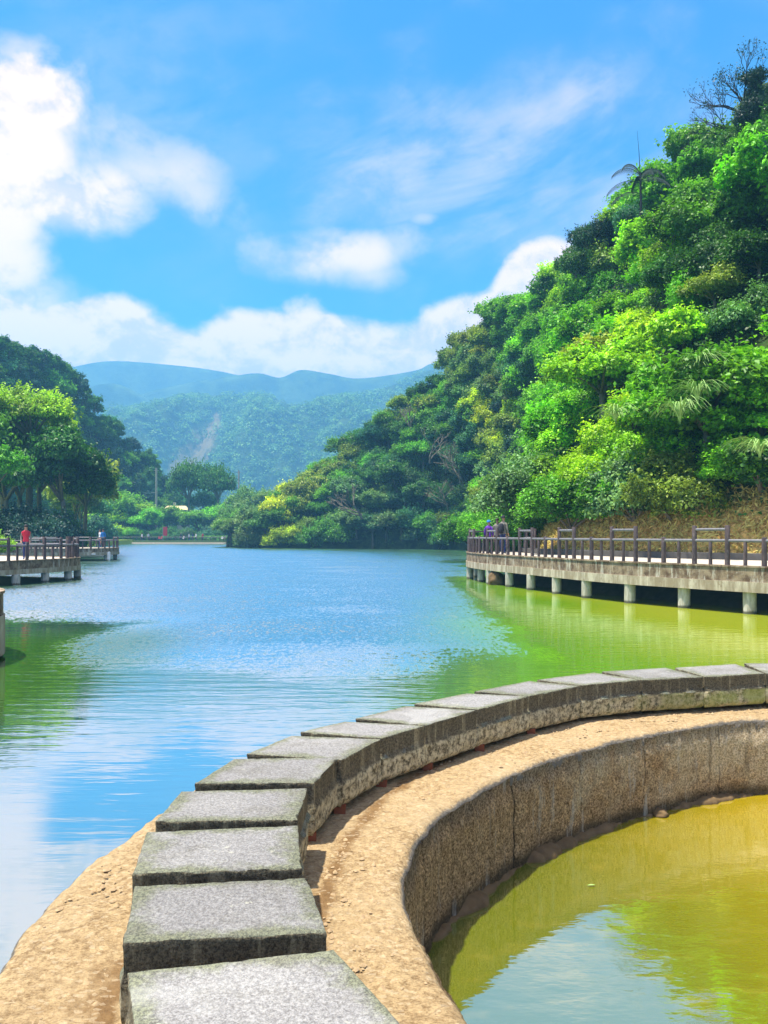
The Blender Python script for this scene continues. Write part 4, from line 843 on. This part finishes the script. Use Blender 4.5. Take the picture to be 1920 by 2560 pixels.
# hero clumps low on the near hill: vivid lime thicket over the straw bank
for i, (px, py, d, s, kind, c, lab) in enumerate(((1490, 1150, 36.5, .78, 'bush', 'lime', 'vivid lime shrub hanging over the straw bank, left part'), (1570, 1125, 36, .85, 'bush', 'lime', 'vivid lime shrub hanging over the straw bank, middle'), (1660, 1150, 34.5, .8, 'bush', 'bright green', 'vivid green shrub hanging over the straw bank, right part'),
        (1410, 1190, 38.5, .85, 'bush', 'mid green', 'rounded mid green shrub left of the lime thicket'), (1470, 1240, 38, .7, 'bush', 'bright green', 'low green shrub at the left end of the straw bank'), (1310, 1180, 43, 1.1, 'bush', 'grey green', 'large grey green shrub above the end of the right walkway'),
        (1300, 1300, 46, .9, 'bush', 'mid green', 'mid green shrub behind the end of the right walkway'), (1350, 1290, 44, .62, 'bush', 'dark green', 'dark shrub behind the railing left of the straw bank'), (1860, 1120, 31, .8, 'bush', 'bright green', 'green shrub hanging over the bank near the right edge'), (1780, 1060, 33, .85, 'bigleaf', 'lime', 'large leaved lime shrub above the right end of the railing'), (1890, 1010, 31, .8, 'bigleaf', 'bright green', 'large leaved green shrub at the right edge above the bank'),
        (1230, 1290, 62, 1.1, 'bush', 'bright green', 'bright green shrub behind the two walkers'), (1190, 1300, 70, 1.2, 'bush', 'mid green', 'mid green shrub left of the person in purple'), (1270, 1230, 58, 1.2, 'bush', 'olive', 'olive shrub above the pair of walkers'))):
    pw = P(px, py, d); e = plant_tree('shrub', kind, pw-np.array((0, 0, 1.95*s)), s, c, None, i, 1., 'shrub'); TREES.pop(); tag(e, lab, 'shrub')
for i, (px, py, d, s, c, lab) in enumerate(((1895, 280, 52, .75, 'deep blue', 'dark vine covered tree forming the top of the right ridge'), (1925, 225, 53, .7, 'deep blue', 'dark tree crown cut by the top of the right edge'), (1850, 350, 53, .7, 'dark green', 'dark vine covered shrub under the leafless ridge tree'), (1590, 530, 62, .8, 'blue green', 'dark leafy shrub at the foot of the palm'), (1480, 570, 70, .9, 'deep blue', 'dark blue green tree on the ridge left of the palm'), (1440, 640, 74, .8, 'dark green', 'dark rounded tree on the ridge below the palm'))):
    e = plant_tree('shrub', 'bush', P(px, py, d)-np.array((0, 0, 2.*s)), s, c, None, i, 1.15, 'shrub'); TREES.pop(); tag(e, lab, 'shrub')
for i, (px, c, w) in enumerate(((1455, 'mid green', 'at the left end of the straw bank'), (1515, 'olive', 'just below the vivid lime thicket'), (1575, 'mid green', 'below the middle of the lime thicket'), (1640, 'bright green', 'over the centre of the straw bank'), (1700, 'dark green', 'right of the straw bank centre'), (1765, 'bright green', 'before the last railing gate'), (1835, 'olive', 'over the last railing gate'), (1905, 'mid green', 'at the right edge over the bank'))):
    d = float(np.interp(px, (1400, 1588, 1926), (39.6, 35.6, 31))); pw = P(px, 1258+(i % 3)*12-5, d)
    e = plant_tree('shrub', 'bush', pw-np.array((0, 0, .9)), .50+.05*(i % 3), c, None, i+1, .8, 'shrub'); TREES.pop(); tag(e, 'low %s shrub %s' % (c, w), 'shrub')
# labels for the hillside trees: colour, kind, height band, landmark; ordinals only where still alike
def landmark(px, hint):
    if hint == 'left':
        return 'above the left bank' if px < 130 else ('on the left hill shoulder' if px < 260 else 'on the far left slope')
    for lim, w in ((690, 'near the wooded tip'), (790, 'on the wooded point'), (900, 'above the pale branches'), (1010, 'over the far bay'), (1110, 'near the rust brown tree'), (1200, 'left of the walkway end'), (1290, 'above the walkers'), (1390, 'above the first railing gate'), (1500, 'above the straw bank'), (1620, 'below the palm'), (1740, 'right of the palm'), (1850, 'above the last railing gate')):
        if px < lim: return w
    return 'by the right edge'
groups = {}
for e, c, hint, cat in TREES:
    px, py = proj(np.array(e.location)); band = 'at the water' if e.location[2] < 1.6 and e.location[1] > 45 else ('low' if e.location[2] < 9 else ('halfway up' if e.location[2] < 18 else ('high up' if e.location[2] < 25 else 'on the ridge')))
    base = '%s %s %s %s' % (c, 'shrub' if cat == 'shrub' else 'tree', band, landmark(px, hint)); groups.setdefault(base, []).append((px, py, e))
    e['group'] = 'trees and shrubs covering the %s hillside' % hint
for base, L in groups.items():
    L.sort(key=lambda q: q[0])
    for i, (px, py, e) in enumerate(L):
        if len(L) == 1: e['label'] = base
        elif len(L) == 2: e['label'] = ('left' if i == 0 else 'right')+' one of two, '+base
        else: e['label'] = ('leftmost' if i == 0 else 'rightmost' if i == len(L)-1 else ordw[i]+' from left')+', '+base
# --- forest cover of the near mountain
rng = np.random.default_rng(9)
def tufts(name, X, Y, Z, n, per, size, leaf, skip=None, seed=1):
    rg = np.random.default_rng(seed); nx, ny = X.shape; i = rg.uniform(0, nx-1.01, n); j = rg.uniform(0, ny-1.01, n)**1.0; i0, j0 = i.astype(int), j.astype(int); fi, fj = i-i0, j-j0
    def L(A): return A[i0, j0]*(1-fi)*(1-fj)+A[i0+1, j0]*fi*(1-fj)+A[i0, j0+1]*(1-fi)*fj+A[i0+1, j0+1]*fi*fj
    c = np.stack([L(X), L(Y), L(Z)], -1)
    if skip is not None: c = c[L(skip)+rg.uniform(-.55, .55, n) < .55]
    px = 960+c[:, 0]/c[:, 1]*F; c = c[(px > -60) & (px < 1300)]; n = len(c)
    d = rg.normal(size=(n, per, 3)); d /= np.linalg.norm(d, axis=2)[..., None]; d[..., 2] = np.abs(d[..., 2])*1.1
    s = rg.uniform(.6, 1.5, (n, 1, 1))*size; pts = c[:, None]+d*s*rg.uniform(.75, 1.05, (n, per, 1)); tint = np.repeat(rg.uniform(0, 1, n), per)
    v, f = leaf_quads(rg, pts.reshape(-1, 3), (d+np.array((0, 0, .3))+rg.normal(size=d.shape)*.3).reshape(-1, 3), leaf, .8); me = mesh(name, v, f)
    at = me.attributes.new('tint', 'FLOAT', 'FACE'); at.data.foreach_set('value', tint.astype(np.float32)); return me
o = tag(obj('forest', tufts('forest', MX, MY, MZ, 15000, 34, 7.0, 2.7, SC), MATS['far_leaves']), 'blue green forest covering the mountain with the landslide scar', 'forest', None, 'stuff'); o.color = (.085, .22, .045, 1)
# undergrowth over the right hill so no bare soil shows between crowns
def under(name, H, n, per, size, leaf, seed, tmin=0., colr=(.03, .10, .015, 1), lab='', zmin=0):
    me = tufts_hill(H, n, per, size, leaf, seed, tmin, zmin); o = tag(obj(name, me, MATS['leaves']), lab, 'undergrowth', None, 'stuff'); o.color = colr; return o
def tufts_hill(H, n, per, size, leaf, seed, tmin, zmin):
    rg = np.random.default_rng(seed); pts = []
    i = rg.uniform(.03, .999, n*3); t = rg.uniform(tmin, 1., n*3); out = []
    for a, b in zip(i, t):
        p = H.at(a, b); 
        if p[1] < 6 or (p[1] < 45 and p[2] < zmin): continue
        px, py = proj(p)
        if -100 < px < 2050 and rg.uniform() < min(1, 1.6*40/p[1]): out.append(p)
        if len(out) >= n: break
    c = np.array(out); n = len(c); d = rg.normal(size=(n, per, 3)); d /= np.linalg.norm(d, axis=2)[..., None]; d[..., 2] = np.abs(d[..., 2])
    s = rg.uniform(.6, 1.5, (n, 1, 1))*size; p3 = c[:, None]+d*s*rg.uniform(.4, 1.05, (n, per, 1)); tint = np.repeat(rg.uniform(0, .8, n), per)
    v, f = leaf_quads(rg, p3.reshape(-1, 3), (d+np.array((-.3, -.3, .4))+rg.normal(size=d.shape)*.4).reshape(-1, 3), leaf, .6); me = mesh('undergrowth', v, f)
    at = me.attributes.new('tint', 'FLOAT', 'FACE'); at.data.foreach_set('value', tint.astype(np.float32)); return me
under('undergrowth', RH, 5000, 34, .8, .2, 3, .0, (.045, .155, .014, 1), 'tangled vines and undergrowth between the trees of the right hillside', 2.9)
o = tag(obj('undergrowth', tufts_hill(LH, 2600, 24, 2.2, .8, 8, 0., 0), MATS['far_leaves']), 'dark undergrowth between the trees of the left hillside', 'undergrowth', None, 'stuff'); o.color = (.03, .10, .035, 1)
# straw and leaf litter on the bank behind the right walkway
def straw():
    rg = np.random.default_rng(12); out = []
    while len(out) < 17000:
        p = RH.at(rg.uniform(.12, .46), rg.uniform(0, .14))
        if p[1] < 44 and p[2] < 4.2: out.append(p)
    c = np.array(out); n = len(c); nr = rg.normal(size=(n, 3)); v, f = leaf_quads(rg, c+rg.uniform(0, .14, (n, 1))*np.array((-.3, -.3, 1.)), nr+np.array((-.3, -.5, .6)), .30, .20)
    me = mesh('straw', v, f); return me
tag(obj('straw', straw(), MATS['straw']), 'dry golden straw and fallen leaves on the bank behind the right walkway', 'straw', None, 'stuff')
# silver grass clumps
def grass_clump(p, n, L, seed, label, colr=None, lean=(0, 0)):
    rg = random.Random(seed); mb = MB()
    for k in range(n):
        a = rg.uniform(0, 6.28); l = L*rg.uniform(.6, 1.1); o = rg.uniform(.35, .8)*l; w = .022+.018*rg.random(); dx, dy = math.cos(a)+lean[0], math.sin(a)+lean[1]; v = []
        sx, sy = -math.sin(a)*w, math.cos(a)*w
        for i in range(8):
            t = i/7; z = l*(1.35*t-1.15*t**2.2); q = (dx*o*t**1.4, dy*o*t**1.4, z); ww = 1-t*.9
            v += [(q[0]-sx*ww, q[1]-sy*ww, q[2]), (q[0]+sx*ww, q[1]+sy*ww, q[2]+.008)]
        mb.addm(v, [(2*i, 2*i+1, 2*i+3, 2*i+2) for i in range(7)])
    tag(mb.build('silver_grass', colr or MATS['grass_blade'], None, False, tuple(p)), label, 'grass clump', 'silver grass clumps on the right hillside')
for i, (px, py, d, L, lab) in enumerate(((1745, 945, 33, 1.9, 'arching pale silver grass clump high right above the lime shrubs'), (1700, 1060, 32, 2.0, 'arching silver grass clump beside the lime thicket'), (1745, 1010, 32.0, 1.8, 'long drooping silver grass clump below the highest one'), (1540, 1060, 33.5, 1.5, 'upright thin silver grass clump over the middle of the thicket'), (1900, 1150, 28.5, 1.6, 'drooping silver grass clump at the right edge'))):
    grass_clump(P(px, py, d-2.2), 70, L*1.05, i, lab, MATS['straw'] if i == 5 else None, (-.3, -.35))
# thin crooked limbs showing between the crowns of the near hill
for i, (u, t, L) in enumerate(((.30, .50, 3.), (.38, .62, 3.2), (.44, .35, 3.), (.50, .72, 3.4), (.27, .74, 2.8), (.55, .30, 3.6), (.60, .55, 3.8), (.34, .86, 2.8))):
    LIMB.append((RH.at(u, t)+np.array((-.9, -.9, 1.1)), L, 60+i, i))
# palm
def palm(p):
    root = empty('palm', tuple(p), 0, 'slender palm with drooping fronds silhouetted against the sky on the ridge', 'palm')
    mb = MB(); mb.tube([(0, 0, -2.5), (.1, 0, 0), (.02, 0, 2.6)], [.16, .13, .09], 8); mb.build('trunk', MATS['dark_bark'], root, True)
    mb = MB(); mb.tube([(.02, 0, 2.5), (-.1, 0, 4.4), (-.28, 0, 6.3)], [.05, .028, .008], 5); mb.build('spear', MATS['palm_green'], root)
    for (a, el0, L, zb) in ((180, 45, 3.3, 2.4), (174, 22, 3.7, 1.7), (188, 12, 3.5, .8), (10, 50, 3.2, 2.4), (-15, 25, 3.2, 1.9), (90, 40, 3., 2.2), (200, 60, 2.6, 2.5), (-80, 30, 3., 2.0)):
        mb = MB(); pts = []; e = R(el0); x = 0; z = zb; n = 16
        for i in range(n+1): pts.append((x*math.cos(R(a)), x*math.sin(R(a)), z)); x += L/n*math.cos(e); z += L/n*math.sin(e); e -= R(el0+58)/n
        mb.tube(pts, [.035*(1-i/(n+2)) for i in range(n+1)], 4)
        for i in range(2, n+1):
            for sd_ in (-1, 1):
                for h in (0, .5):
                    q = Vector(pts[i-1]).lerp(Vector(pts[i]), h); w = .62*math.sin(math.pi*(i-1+h)/(n+1))**.5*(1.)
                    side = Vector((-math.sin(R(a)), math.cos(R(a)), 0))*sd_; out = Vector((math.cos(R(a)), math.sin(R(a)), 0))*.35
                    tip = q+side*w*.35+out*w*.6+Vector((0, 0, -w*.85)); wd = Vector((.03, .0, .03))
                    mb.addm([q-wd, q+wd, tip+wd*.2, tip-wd*.2], [(0, 1, 2, 3)])
        mb.build('frond', MATS['palm_green'], root)
palm(P(1600, 500, 57)-np.array((0, 0, .2)))
[o for o in col.objects if o.name == 'palm'][0].scale = (.74, .74, .85)
# bare twiggy trees on the ridge
def bare(p, L, seed, label, lean=(-.5, 0), name='bare_tree', depth=5, m='dark_bark', r0=.09, leaves=0, upb=.25):
    rg = random.Random(seed); mb = MB(); tips = []
    def br(q, d, l, r, k):
        d = d.normalized(); mid = q+d*l*.5+Vector((rg.uniform(-.1, .1), rg.uniform(-.1, .1), rg.uniform(-.05, .1)))*l; e = q+d*l
        mb.tube([q, mid, e], [r, r*.85, r*.68], 5 if k > 2 else 4)
        if k == 0: tips.append(e); return
        for j in range(rg.choice([2, 3]) if k > 1 else 3):
            nd = d+Vector((rg.uniform(-.75, .75), rg.uniform(-.75, .75), rg.uniform(-.35, .6)+upb*.2)); br(mid if j == 2 else e, nd, l*rg.uniform(.6, .82), r*.62, k-1)
    root = empty(name, tuple(p), 0, label, 'tree'); br(Vector((0, 0, -.5)), Vector((lean[0]*.5, lean[1], 1)), L*.34, r0, depth)
    for j in range(2): br(Vector((0, 0, .2*j)), Vector((lean[0]*1.6, rg.uniform(-.5, .5), .55+.3*j)), L*.32, r0*.7, depth-1)
    mb.build('branch', MATS[m], root)
    if leaves:
        rg2 = np.random.default_rng(seed); t = np.array([tuple(q) for q in tips]); pts = t[rg2.integers(0, len(t), leaves)]+rg2.normal(size=(leaves, 3))*.16; v, f = leaf_quads(rg2, pts, rg2.normal(size=(leaves, 3)), .15)
        me = mesh('foliage', v, f); at = me.attributes.new('tint', 'FLOAT', 'FACE'); at.data.foreach_set('value', np.full(leaves, .3, np.float32)); o = obj('foliage', me, MATS['leaves'], root); o.color = (*PAL['deep blue'], 1)
bare(P(1885, 300, 53), 5.0, 3, 'wiry tree with sparse dark leaves at the very top right ridge', (-.9, 0), leaves=500)
bare(P(1845, 345, 54), 4.2, 8, 'leafless spreading tree just below the topmost ridge tree', (-1.5, 0), depth=5, r0=.06)
bare(P(1742, 425, 59), 2.8, 13, 'small leafless tree on the ridge right of the palm', (-.7, 0), depth=4, r0=.045)
bare(P(1905, 260, 52), 2.6, 23, 'dark half bare tree beside the topmost tree at the right edge', (-.2, 0), leaves=3000, r0=.08)
bare(P(905, 1290, 124), 7.5, 5, 'pale bare branching tree leaning over the far bay', (-1.2, -.3), depth=4, m='bark', r0=.2)
bare(P(1150, 1200, 116), 6.5, 6, 'pale forked bare tree among the shore woods left of the walkway', (-.3, -.3), depth=4, m='bark', r0=.16)
bare(P(1075, 1150, 120), 6.0, 31, 'pale crooked bare trunk high in the shore woods', (.3, -.3), depth=4, m='bark', r0=.15)
bare(P(1030, 1080, 132), 6.0, 32, 'pale twin stemmed bare tree above the rust brown tree', (-.2, -.3), depth=4, m='bark', r0=.15)
bare(P(1120, 1265, 112), 5.0, 33, 'thin pale bare tree under the rust brown crown', (-.8, -.4), depth=4, m='bark', r0=.1)
for p_, L_, sd2, i_ in LIMB:
    q_ = proj(p_); bare(p_, L_, sd2, '%s, %s' % (['crooked bare pale limb', 'forked grey limb', 'thin pale limb', 'twisted grey branch', 'leaning bare limb', 'pale dead branch', 'branching grey stem', 'twiggy bare limb'][i_], 'poking out of the right hillside foliage'), (-.9, -.5), depth=3, m='bark', r0=.05)
bare(P(640, 1358, 134), 4.5, 7, 'low dead branches reaching over the water off the wooded point', (-2.6, -.6), depth=3, m='bark', r0=.1, name='driftwood', upb=-.6)
# pole, house, hedge, shore wall, banner, people -------------------------------------------------
def pole(px, d, ztop, label, arm=True):
    x = (px-960)/F*d; root = empty('utility_pole', (x, d, .8), 0, label, 'utility pole')
    mb = MB(); mb.tube([(0, 0, 0), (0, 0, ztop)], [.32, .24], 10); mb.build('pole', MATS['pole_concrete'], root, True)
    mb = MB(); mb.box((-.6, 0, ztop*.66), (1.6, .15, .15)); mb.box((0, 0, ztop-.7), (1.3, .14, .14)); mb.build('crossarm', MATS['pole_concrete'], root)
pole(391, 208, 19.5, 'tall pale concrete utility pole above the bright far shore trees')
pole(597, 240, 21.5, 'thin distant utility pole right of the spreading dark trees')
def house(px, d, z, w, h, dep, label):
    x = (px-960)/F*d; root = empty('house', (x, d, z), .15, label, 'house')
    mb = MB(); mb.box((0, 0, h/2), (w, dep, h)); mb.build('wall', MATS['house_wall'], root)
    mb = MB(); v = [(-w*.56, -dep*.62, h), (w*.56, -dep*.62, h), (w*.56, dep*.62, h), (-w*.56, dep*.62, h), (-w*.4, 0, h+1.3), (w*.4, 0, h+1.3)]
    mb.addm([(a, b, c+.002) for a, b, c in v], [(3, 2, 1, 0), (0, 1, 5, 4), (2, 3, 4, 5), (1, 2, 5), (3, 0, 4)]); rf = mb.build('roof', MATS['roof_yellow'], root)
    mb = MB(); mb.box((-w*.1, 0, h+1.6), (.7, .7, 1.4)); mb.build('chimney', MATS['house_wall'], rf)
    for k in (-.3, 0, .3):
        mb = MB(); mb.box((w*k, -dep/2-.03, h*.62), (w*.14, .08, h*.3)); mb.build('window', MATS['dark_glass'], root)
house(442, 226, .8, 6.5, 8.6, 6, 'house with a pale yellow roof showing between the far shore trees')
mb = MB()
wl = resample([(-84, 186), (-62, 184.6), (-50, 182.8), (-36, 181.6), (-24, 177)], .8); v, f = sweep(wl-np.array([-84, 186]), normals(wl, 1), [(-.3, -1), (.7, -1), (.3, .42), (-.3, .42)]); mb.addm(v, f)
tag(mb.build('shore_wall', MATS['shore_stone'], None, False, (-84, 186, 0)), 'low pale stone wall along the far shore at the waterline', 'wall')
mb = MB(); hl = resample([(-58, 190), (-46, 188), (-37, 186)], .5)
rgh = np.random.default_rng(4); n = 5200; k = rgh.integers(0, len(hl), n); pts = np.column_stack([hl[k, 0]+rgh.normal(0, .5, n), hl[k, 1]+rgh.normal(0, .35, n), rgh.uniform(.8, 2.0, n)]); v, f = leaf_quads(rgh, pts, rgh.normal(size=(n, 3))+np.array((0, -.5, .8)), .3)
me = mesh('hedge', v, f); at = me.attributes.new('tint', 'FLOAT', 'FACE'); at.data.foreach_set('value', rgh.uniform(0, 1, n).astype(np.float32)); o = tag(obj('hedge', me, MATS['leaves']), 'low clipped hedge on the far shore behind the seated people', 'hedge'); o.color = (*PAL['mid green'], 1)
fl = [(-83, 187, 0), (-62, 186.2, 0), (-50, 184.4, 0), (-37, 183, 0)]
railing('shore_railing', 'long low dark railing on the far shore promenade', [q[:2] for q in fl], .85, 1, 'MbMb', s=1.1, inset=0, hM=.95, hrail=.8, r=.06)
mb = MB(); mb.box((0, 0, 2.2), (1.0, .05, 2.2)); bn = mb
root = empty('banner', (P(413, 1340, 187)[0], 187, .85), 0, 'tall red banner standing on the far shore', 'banner'); bn.build('cloth', MATS['red_cloth'], root); mb = MB(); mb.tube([(-.55, 0, 0), (-.55, 0, 3.4)], .05, 6); mb.build('pole', MATS['pole_concrete'], root)

def skin_body(joints, edges, root_i, mats, matfn, subd=2):
    me = bpy.data.meshes.new('body_cage'); me.from_pydata([j[0] for j in joints], edges, []); me.update(); o = bpy.data.objects.new('body_cage', me); col.objects.link(o)
    o.modifiers.new('s', 'SKIN'); o.modifiers.new('d', 'SUBSURF').levels = subd; o.modifiers['d'].render_levels = subd
    for i, j in enumerate(joints):
        r = j[1]; r = (r, r) if not hasattr(r, '__len__') else r; me.skin_vertices[0].data[i].radius = r; me.skin_vertices[0].data[i].use_root = (i == root_i)
    dg = bpy.context.evaluated_depsgraph_get(); dg.update(); out = bpy.data.meshes.new_from_object(o.evaluated_get(dg)); bpy.data.objects.remove(o)
    out.name = 'body'; out.materials.clear()
    for m_ in mats: out.materials.append(m_)
    for p_ in out.polygons: p_.material_index = matfn(p_.center); p_.use_smooth = True
    return out
def person(loc, rz, label, top, legs, hat=None, pose='stand', s=1., hair='hair_black', pack=None, sleeves=None, mid=None):
    """z=0 at the feet, facing -Y before rotation"""
    root = empty('person', tuple(loc), rz, label, 'person'); root.scale = (s, s, s)
    st = .13 if pose == 'walk' else .02
    J = [((0, 0, .93), (.155, .115)), ((0, 0, 1.12), (.135, .10)), ((0, .01, 1.32), (.175, .115)), ((0, .0, 1.44), (.10, .08)), ((0, -.01, 1.52), (.055, .055)), ((0, -.02, 1.60), (.075, .09)), ((0, -.015, 1.69), (.078, .095)), ((0, -.005, 1.75), (.05, .06)),
         ((-.17, .01, 1.39), .06), ((-.23, .02, 1.12), .048), ((-.21, -.10, .90), .036), ((-.20, -.17, .84), .03),
         ((.17, .01, 1.39), .06), ((.23, .02, 1.12), .048), ((.20, -.10, .90), .036), ((.19, -.17, .84), .03),
         ((-.09, 0, .84), .09), ((-.10, -st*.4, .47), .065), ((-.10, st*.6+.03, .09), .045), ((-.10, st*.6-.13, .045), .038),
         ((.09, 0, .84), .09), ((.10, st*.5-.02, .47), .065), ((.10, -st*.9+.03, .09), .045), ((.10, -st*.9-.13, .045), .038)]
    if pose == 'lean':   # forearms resting forward on the rail
        J[10] = ((-.17, -.26, 1.02), .036); J[11] = ((-.12, -.36, 1.0), .03); J[14] = ((.17, -.26, 1.02), .036); J[15] = ((.10, -.36, 1.0), .03)
    E = [(0, 1), (1, 2), (2, 3), (3, 4), (4, 5), (5, 6), (6, 7), (3, 8), (8, 9), (9, 10), (10, 11), (3, 12), (12, 13), (13, 14), (14, 15), (0, 16), (16, 17), (17, 18), (18, 19), (0, 20), (20, 21), (21, 22), (22, 23)]
    if pose == 'sit':
        J = [(((x, y-(.0 if z > .8 else 0), z-.48)), r) for (x, y, z), r in J]
        J[17] = ((-.11, -.40, .45), .065); J[16] = ((-.09, -.05, .42), .09); J[18] = ((-.11, -.42, .09), .045); J[19] = ((-.11, -.55, .045), .038); J[21] = ((.11, -.40, .45), .065); J[20] = ((.09, -.05, .42), .09); J[22] = ((.11, -.42, .09), .045); J[23] = ((.11, -.55, .045), .038)
        J[10] = ((-.18, -.25, .55), .036); J[11] = ((-.12, -.33, .55), .03); J[14] = ((.18, -.25, .55), .036); J[15] = ((.12, -.33, .55), .03)
    dz = -.48 if pose == 'sit' else 0
    def mf(c):
        z = c.z-dz
        if z > 1.50: return 0
        if abs(c.x) > .15 and (z < .97) or (pose == 'lean' and c.y < -.22): return 0
        if abs(c.x) > .19 and z < 1.36 and sleeves: return 3
        if z > .92 or (pose != 'sit' and abs(c.x) > .165): return 1
        return 2
    obj('body', skin_body(J, E, 0, [MATS['skin'], MATS[top], MATS[legs], MATS[sleeves or top]], mf), None, root)
    # face details and hair / headgear
    mb = MB(); hz = 1.68+dz
    def cap(r, z0, n=12, m=6, sy=1.15, low=.35):
        v = []; 
        for i in range(m+1):
            a = math.pi*low*2*(i/m)*.9; 
            for k in range(n): b = 2*math.pi*k/n; v.append((r*math.sin(a)*math.cos(b), .005+r*sy*math.sin(a)*math.sin(b), z0+r*1.1*math.cos(a)))
        return v, [(i*n+k, (i+1)*n+k, (i+1)*n+(k+1) % n, i*n+(k+1) % n) for i in range(m) for k in range(n)]
    v, f = cap(.108, hz+.01, low=.30); mb.addm(v, f); 
    hn = 'cap' if hat else 'hair'
    if hat and pose != 'sit': mb.addm([(-.08, -.09, hz+.06), (.08, -.09, hz+.06), (.06, -.2, hz+.045), (-.06, -.2, hz+.045)], [(0, 1, 2, 3)])
    mb.build(hn, MATS[hat or hair], root, True)
    if pack:
        mb = MB(); mb.tube([(0, .17, .98+dz), (0, .21, 1.05+dz), (0, .22, 1.25+dz), (0, .18, 1.40+dz)], [.10, .15, .145, .09], 10); mb.build('backpack', MATS[pack], root, True)
    return root
pl = P(65, 1400, 38.5); person((pl[0], 38.5, 1.12), .3, 'person in a red vest, pale sleeves and dark cap standing on the left walkway', 'red_cloth', 'jean_blue', 'hair_black', 'stand', .98, sleeves='grey_cloth')
p1 = P(1222, 1385, 37.6); person((p1[0], 37.6, DZ), 2.6, 'person in a purple jacket with a blue hat walking on the right walkway', 'purple_cloth', 'dark_cloth', 'blue_cloth', 'walk', .93)
p2 = P(1243, 1385, 38.4); person((p2[0], 38.4, DZ), 2.8, 'person in a grey jacket with dark hair beside the person in purple', 'grey_cloth', 'dark_cloth', None, 'walk', .99)
p3 = P(1258, 1385, 38.0); person((p3[0], 38.0, DZ), 2.5, 'tallest walker in grey with a dark backpack on the right walkway', 'grey_cloth', 'jean_blue', None, 'walk', 1.06, pack='dark_cloth', hair='dark_cloth')
fp = [(250, 71.3, 'white_cloth', 'person in white leaning at the farther left walkway railing', 'stand'), (258, 71.0, 'blue_cloth', 'person in blue beside the one in white on the farther left walkway', 'stand'), (355, 186.6, 'white_cloth', 'leftmost person in white on the far shore', 'stand'), (371, 186.5, 'white_cloth', 'second person in white on the far shore, left of the red banner', 'stand'),
      (398, 185.9, 'red_cloth', 'person in dark red sitting left below the red banner', 'sit'), (405, 186, 'red_cloth', 'person in bright red sitting below the red banner', 'sit'), (452, 185.4, 'dark_cloth', 'dark clothed person at the left of the far shore group', 'stand'), (460, 185.3, 'white_cloth', 'person in white in the middle of the far shore group', 'sit'), (473, 185.2, 'white_cloth', 'second person in white in the far shore group', 'stand'), (482, 185, 'jean_blue', 'person in dark blue in the far shore group', 'stand'),
      (490, 185, 'white_cloth', 'rightmost person of the far shore group, in white', 'stand'), (507, 186.6, 'red_cloth', 'person in red alone on the lawn of the far shore', 'stand'), (556, 184, 'white_cloth', 'person in white at the right end of the far shore', 'sit'), (563, 184, 'grey_cloth', 'person in grey at the right end of the far shore', 'sit'), (571, 184, 'red_cloth', 'person in red at the right end of the far shore', 'sit')]
for i, (px, d, c, lab, po) in enumerate(fp): person(((px-960)/F*d, d, 1.1 if d < 100 else .85), (i*37 % 60-30)*.03, lab, c, 'dark_cloth' if i % 2 else 'jean_blue', None, po, .97+.02*(i % 4))
# ------------------------------------------------------------------ haze
hz_ = MB(); hz_.box((0, 0, 221), (5600, 5600, 450))
hm = bpy.data.materials.new('haze_air'); hm.use_nodes = True; g = NB(hm.node_tree); o = g.n('ShaderNodeOutputMaterial'); pvn = g.n('ShaderNodeVolumePrincipled')
pvn.inputs['Color'].default_value = (.20, .57, 1.0, 1); pvn.inputs['Density'].default_value = .00058; pvn.inputs['Anisotropy'].default_value = 0.1
g.nt.links.new(pvn.outputs[0], o.inputs['Volume']); tag(hz_.build('haze', hm), 'blue haze filling the valley air', 'haze', None, 'stuff')
